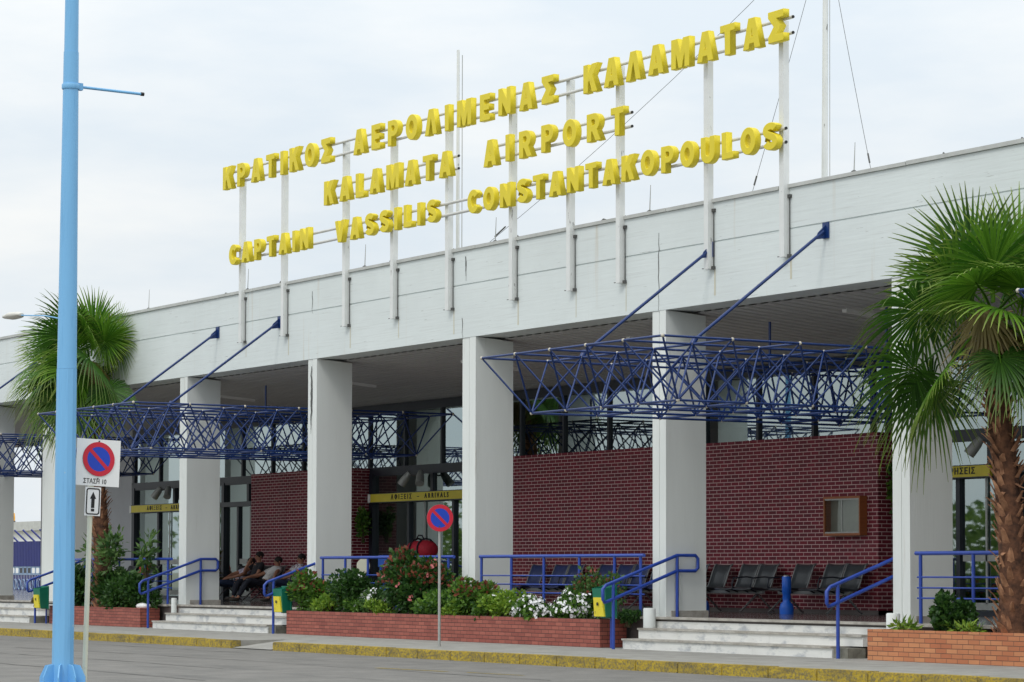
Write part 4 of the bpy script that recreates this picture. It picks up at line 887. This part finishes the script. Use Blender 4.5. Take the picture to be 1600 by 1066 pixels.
# ------------------------------------------------------------------ shrubs
def shrub(x, y, z, rx, ry, rz, n, ls, mt, label, name='shrub', group='shrubs in the planters', flowers=None, fm=None, long_=1.0, cat='shrub', lumps=7, seed=None, red=0, fs_=.035):
    rg = random.Random(seed if seed is not None else int(abs(x * 97 + y * 13)))
    o = thing(name, label, cat, (x, y, z), group); rz *= .64
    L_ = [(Vector((rg.uniform(-.6, .6) * rx, rg.uniform(-.5, .5) * ry, rz * (.35 + rg.uniform(0, .75)))), rg.uniform(.35, .6)) for _ in range(lumps)]
    L_ += [(Vector((0, 0, rz * .5)), .75)]
    s = MB(); pts = []
    for i in range(n):
        c, k = rg.choice(L_)
        d = Vector((rg.gauss(0, 1), rg.gauss(0, 1), rg.gauss(0, 1))).normalized(); rr_ = rg.random() ** .4
        p = c + Vector((d.x * rx * k, d.y * ry * k, d.z * rz * k * .8)) * rr_
        p.z = abs(p.z) * (1 if p.z > 0 else .4)
        if y + p.y > 25.05 and z + p.z < FL + .1: p.y = 25.05 - y
        ln = ls * rg.uniform(.7, 1.35) * long_; wd = ls * rg.uniform(.35, .5) / (long_ ** .7)
        u = (d + Vector((rg.uniform(-.7, .7), rg.uniform(-.7, .7), rg.uniform(-.2, .8)))).normalized(); sd_ = u.cross(Vector((rg.uniform(-1, 1), rg.uniform(-1, 1), rg.uniform(-1, 1)))).normalized(); nn = u.cross(sd_)
        q0, q1, q2 = p, p + u * ln * .5 + nn * ln * .08, p + u * ln - nn * ln * .1
        mi = 1 if (red and p.z > rz * .7 and rg.random() < red) else 0
        s.add([q0, q1 + sd_ * wd - nn * wd * .3, q2, q1 - sd_ * wd - nn * wd * .3, q1], [(0, 1, 4), (1, 2, 4), (2, 3, 4), (3, 0, 4)], mi)
        pts.append((p, rr_, d))
    s.build('leaves', [mt, 'leaf_red'] if red else mt, o)
    s = MB()
    for i in range(9):
        c, k = rg.choice(L_); s.tube([(rg.uniform(-.2, .2) * rx, rg.uniform(-.2, .2) * ry, -.08), c * .5, c], [.018, .012, .006], 5)
    s.build('stems', 'stem', o)
    if flowers:
        s = MB(); cand = [q for q in pts if q[1] > .75 and q[2].z > -.5]; rg.shuffle(cand)
        cl = cand[:flowers]
        for p, _, d in cl:
            for k in range(rg.randint(2, 4)):
                c = p + d * ls * .7 + Vector((rg.uniform(-1, 1), rg.uniform(-1, 1), rg.uniform(-1, 1))) * fs_ * 1.2
                for a in range(5):
                    t = 2 * pi * a / 5; e1 = d.orthogonal().normalized(); e2 = d.cross(e1)
                    v = e1 * cos(t) + e2 * sin(t); v2 = e1 * cos(t + .6) + e2 * sin(t + .6); v3 = e1 * cos(t - .6) + e2 * sin(t - .6)
                    s.add([c, c + v2 * fs_ * .7 + d * .006, c + v * fs_ + d * .012, c + v3 * fs_ * .7 + d * .006], [(0, 1, 2, 3)])
        s.build('flowers', fm, o)
    return o
PZ = .55
shrub(-46.95, 24.85, PZ, .85, .42, .92, 2600, .085, 'leaf_mid', 'leafy green shrub at the left end of the flower planter, by the bin', red=.1)
shrub(-45.35, 24.82, PZ, .72, .42, .95, 2600, .08, 'leaf_dark', 'dark green shrub dotted with small white flowers, second in the flower planter', flowers=14, fm='petal_white', fs_=.026)
shrub(-46.2, 24.72, PZ, .55, .3, .4, 600, .075, 'leaf_light', 'low yellow green plant at the foot of the left shrubs in the flower planter')
shrub(-44.5, 24.72, PZ, .45, .3, .5, 600, .075, 'leaf_blue', 'low plant with a clump of white flowers left of the big pink shrub', flowers=30, fm='petal_white', fs_=.03)
shrub(-43.05, 24.84, PZ, 1.12, .45, 1.32, 4600, .10, 'leaf_dark', 'big bushy shrub with reddish pink flower heads behind the round sign post', flowers=46, fm='petal_pink', red=.22, fs_=.03, lumps=10)
shrub(-41.75, 24.75, PZ, .65, .35, .62, 1300, .085, 'leaf_mid', 'mid green shrub right of the round sign post in the flower planter')
shrub(-40.85, 24.82, PZ, .62, .42, .85, 2000, .085, 'leaf_mid', 'green shrub with reddish tips left of the white flowers', red=.25)
shrub(-39.85, 24.76, PZ, .7, .36, .5, 1300, .075, 'leaf_light', 'light green low shrub between the red tipped shrub and the white flowers', flowers=4, fm='petal_white', fs_=.03)
shrub(-38.85, 24.72, PZ, .55, .32, .5, 1300, .075, 'leaf_mid', 'low bush covered in white flowers, left of two', flowers=150, fm='petal_white', fs_=.03)
shrub(-37.75, 24.74, PZ, .6, .32, .55, 1300, .075, 'leaf_mid', 'low bush covered in white flowers next to the bin', flowers=140, fm='petal_white', fs_=.03)
shrub(-37.5, 24.95, PZ, .85, .25, 1.0, 1300, .08, 'leaf_blue', 'taller rose bush with a few red blooms behind the white flowers', flowers=4, fm='petal_red', fs_=.045, red=.15)
shrub(-43.9, 24.66, PZ, .45, .2, .34, 500, .07, 'leaf_light', 'low light green filler plant under the left side of the big pink shrub')
shrub(-42.35, 24.66, PZ, .5, .2, .34, 550, .07, 'leaf_mid', 'low green filler plant at the foot of the round sign post')
shrub(-41.3, 24.64, PZ, .45, .2, .32, 500, .07, 'leaf_light', 'low light green filler plant right of the round sign post')
shrub(-45.0, 24.66, PZ, .4, .2, .34, 450, .07, 'leaf_mid', 'low green filler plant in front of the white dotted dark shrub')
shrub(-40.3, 24.66, PZ, .4, .2, .4, 450, .07, 'leaf_mid', 'low green filler plant below the red tipped shrub', flowers=5, fm='petal_white', fs_=.026)
shrub(-36.35, 24.95, .55, .3, .2, .22, 400, .06, 'leaf_dark', 'small dark cushion plant between the bin and the steps')
shrub(-58.75, 24.9, .5, .5, .35, 1.1, 700, .14, 'leaf_dark', 'oleander with long narrow leaves left of the sign post', long_=1.4, flowers=5, fm='petal_pink')
shrub(-56.5, 24.85, .5, 1.05, .45, 1.0, 4200, .085, 'leaf_dark', 'dense dark green shrub at the foot of the far palm', lumps=10, long_=1.2)
shrub(-55.2, 24.85, .5, .75, .4, .92, 2800, .08, 'leaf_dark', 'rounded green shrub at the right end of the palm planter', long_=1.2)
shrub(-56.9, 24.75, 1.2, .75, .3, 1.15, 300, .13, 'leaf_blue', 'loose oleander with narrow leaves in front of the far palm trunk', long_=1.5)
shrub(-55.0, 24.9, 1.2, .3, .25, 1.2, 140, .13, 'leaf_blue', 'tall narrow oleander stem beside the far left door glass', long_=1.5)
shrub(-28.2, 24.68, .5, .36, .26, .66, 1200, .085, 'leaf_dark', 'small round dark green shrub in the orange planter')
shrub(-29.1, 24.6, .52, .3, .14, .16, 110, .07, 'leaf_light', 'thin tuft of weeds at the left end of the orange planter', long_=2.0, cat='weeds', name='weed_tuft')
shrub(-27.75, 24.55, .52, .4, .14, .16, 110, .06, 'leaf_light', 'sparse yellowing weeds at the foot of the near palm', long_=2.0, cat='weeds', name='weed_tuft')
shrub(-55.0, 30.35, 2.1, .14, .2, .95, 340, .09, 'leaf_mid', 'hanging green creeper on the brick end beside the arrivals door', name='creeper', cat='creeper', group='creepers on the brick ends')
shrub(-36.02, 30.3, 2.3, .14, .2, 1.1, 420, .09, 'leaf_mid', 'hanging green creeper on the brick end beside the departures door', name='creeper', cat='creeper', group='creepers on the brick ends')
shrub(-61.6, 29.4, FL, .7, .5, 1.9, 700, .15, 'leaf_dry', 'tall brownish plant in the shade left of the seated people', name='shade_plant', cat='plant', group='plants on the porch', long_=1.4)
o = thing('white_stone', 'flat white stone on the rim of the palm planter', 'stone', (-54.75, 24.75, .56))
s = MB(); s.ball((0, 0, .04), .2, 0, 12, 6, (1.1, .8, .4)); s.build('stone', 'sign_white', o)

# ------------------------------------------------------------------ beyond the porch on the far left
o = thing('boundary_fence', 'blue sheet and bar fence with angled spikes beyond the far end of the porch', 'fence', (-104, 40, 0))
s = MB(); x = 0
while x < 14: s.box(x, x + .13, -.02, .02, 1.55, 2.5); x += .16
s.box(0, 14, .025, .05, 1.5, 2.52); s.build('sheet_panel', 'fence_blue', o)
s = MB(); x = .1
while x < 14: s.box(x - .02, x + .02, 0, .04, .1, 1.25); x += .16
s.box(0, 14, .0, .05, .55, .62); s.box(0, 14, 0, .05, .1, .16); s.build('bars', 'fence_blue', o)
s = MB(); x = 0
while x < 14:
    s.box(x, x + .09, -.02, .0, 1.27, 1.52); s.tube([(x + .1 + .14 * cos(t), -.02, .85 + .2 * sin(t)) for t in [2 * pi * k / 10 for k in range(11)]], .022, 5); x += .42
s.box(0, 14, -.02, .02, 1.22, 1.29); s.box(0, 14, -.02, .02, 1.49, 1.54); s.build('ornament_band', 'pale_blue', o)
x = .3
while x < 14: s = MB(); s.tube([(x, .05, 2.45), (x - .5, -.3, 2.95)], .035, 6); s.build('spike', 'fence_blue', o); x += .85
o = thing('white_building', 'low white building beyond the blue fence at the far left', 'building', (-215, 80, 0))
s = MB(); s.box(0, 40, 0, 12, -.1, 4.5); s.build('wall', 'far_white', o)
s = MB(); s.box(-.5, 40.5, -.5, 12.5, 4.5, 5.2); s.build('parapet', 'coping', o)
for k in range(9): s = MB(); s.box(2 + k * 4.2, 4.4 + k * 4.2, -.04, .05, 1.2, 3.1); s.build('window', 'dark_metal', o)
o = thing('beacon_light', 'small amber beacon on the far white building roof', 'beacon', (-201.2, 79.6, 5.2))
s = MB(); s.lathe((0, 0, 0), [(.3, 0), (.34, .3), (.3, .7), (.1, .8)], 12); s.build('lens', 'amber', o)
s = MB(); s.lathe((0, 0, -.02), [(.36, 0), (.36, .12)], 12); s.build('base', 'conduit', o)

# trees across the road: seen only as reflections in the glass
def hedge():
    rg = random.Random(4); s = MB()
    for i in range(30000):
        t = rg.random(); c = Vector((-190 + 170 * t, -26 - 12 * rg.random(), 0)); hgt = 4.2 + 1.6 * sin(t * 37) + 1.2 * sin(t * 91)
        p = c + Vector((rg.uniform(-2, 2), 0, hgt * rg.random() ** .7)); u = Vector((rg.uniform(-1, 1), rg.uniform(-1, 1), rg.uniform(-1, 1))).normalized(); v = u.orthogonal()
        k = rg.uniform(.14, .34); s.add([p - u * k, p + v * k * .6, p + u * k, p - v * k * .6], [(0, 1, 2, 3)])
    o = s.build('tree_belt', 'leaf_far'); tag(o, 'belt of green trees across the road mirrored in the door glass', 'trees', kind='stuff')
hedge()
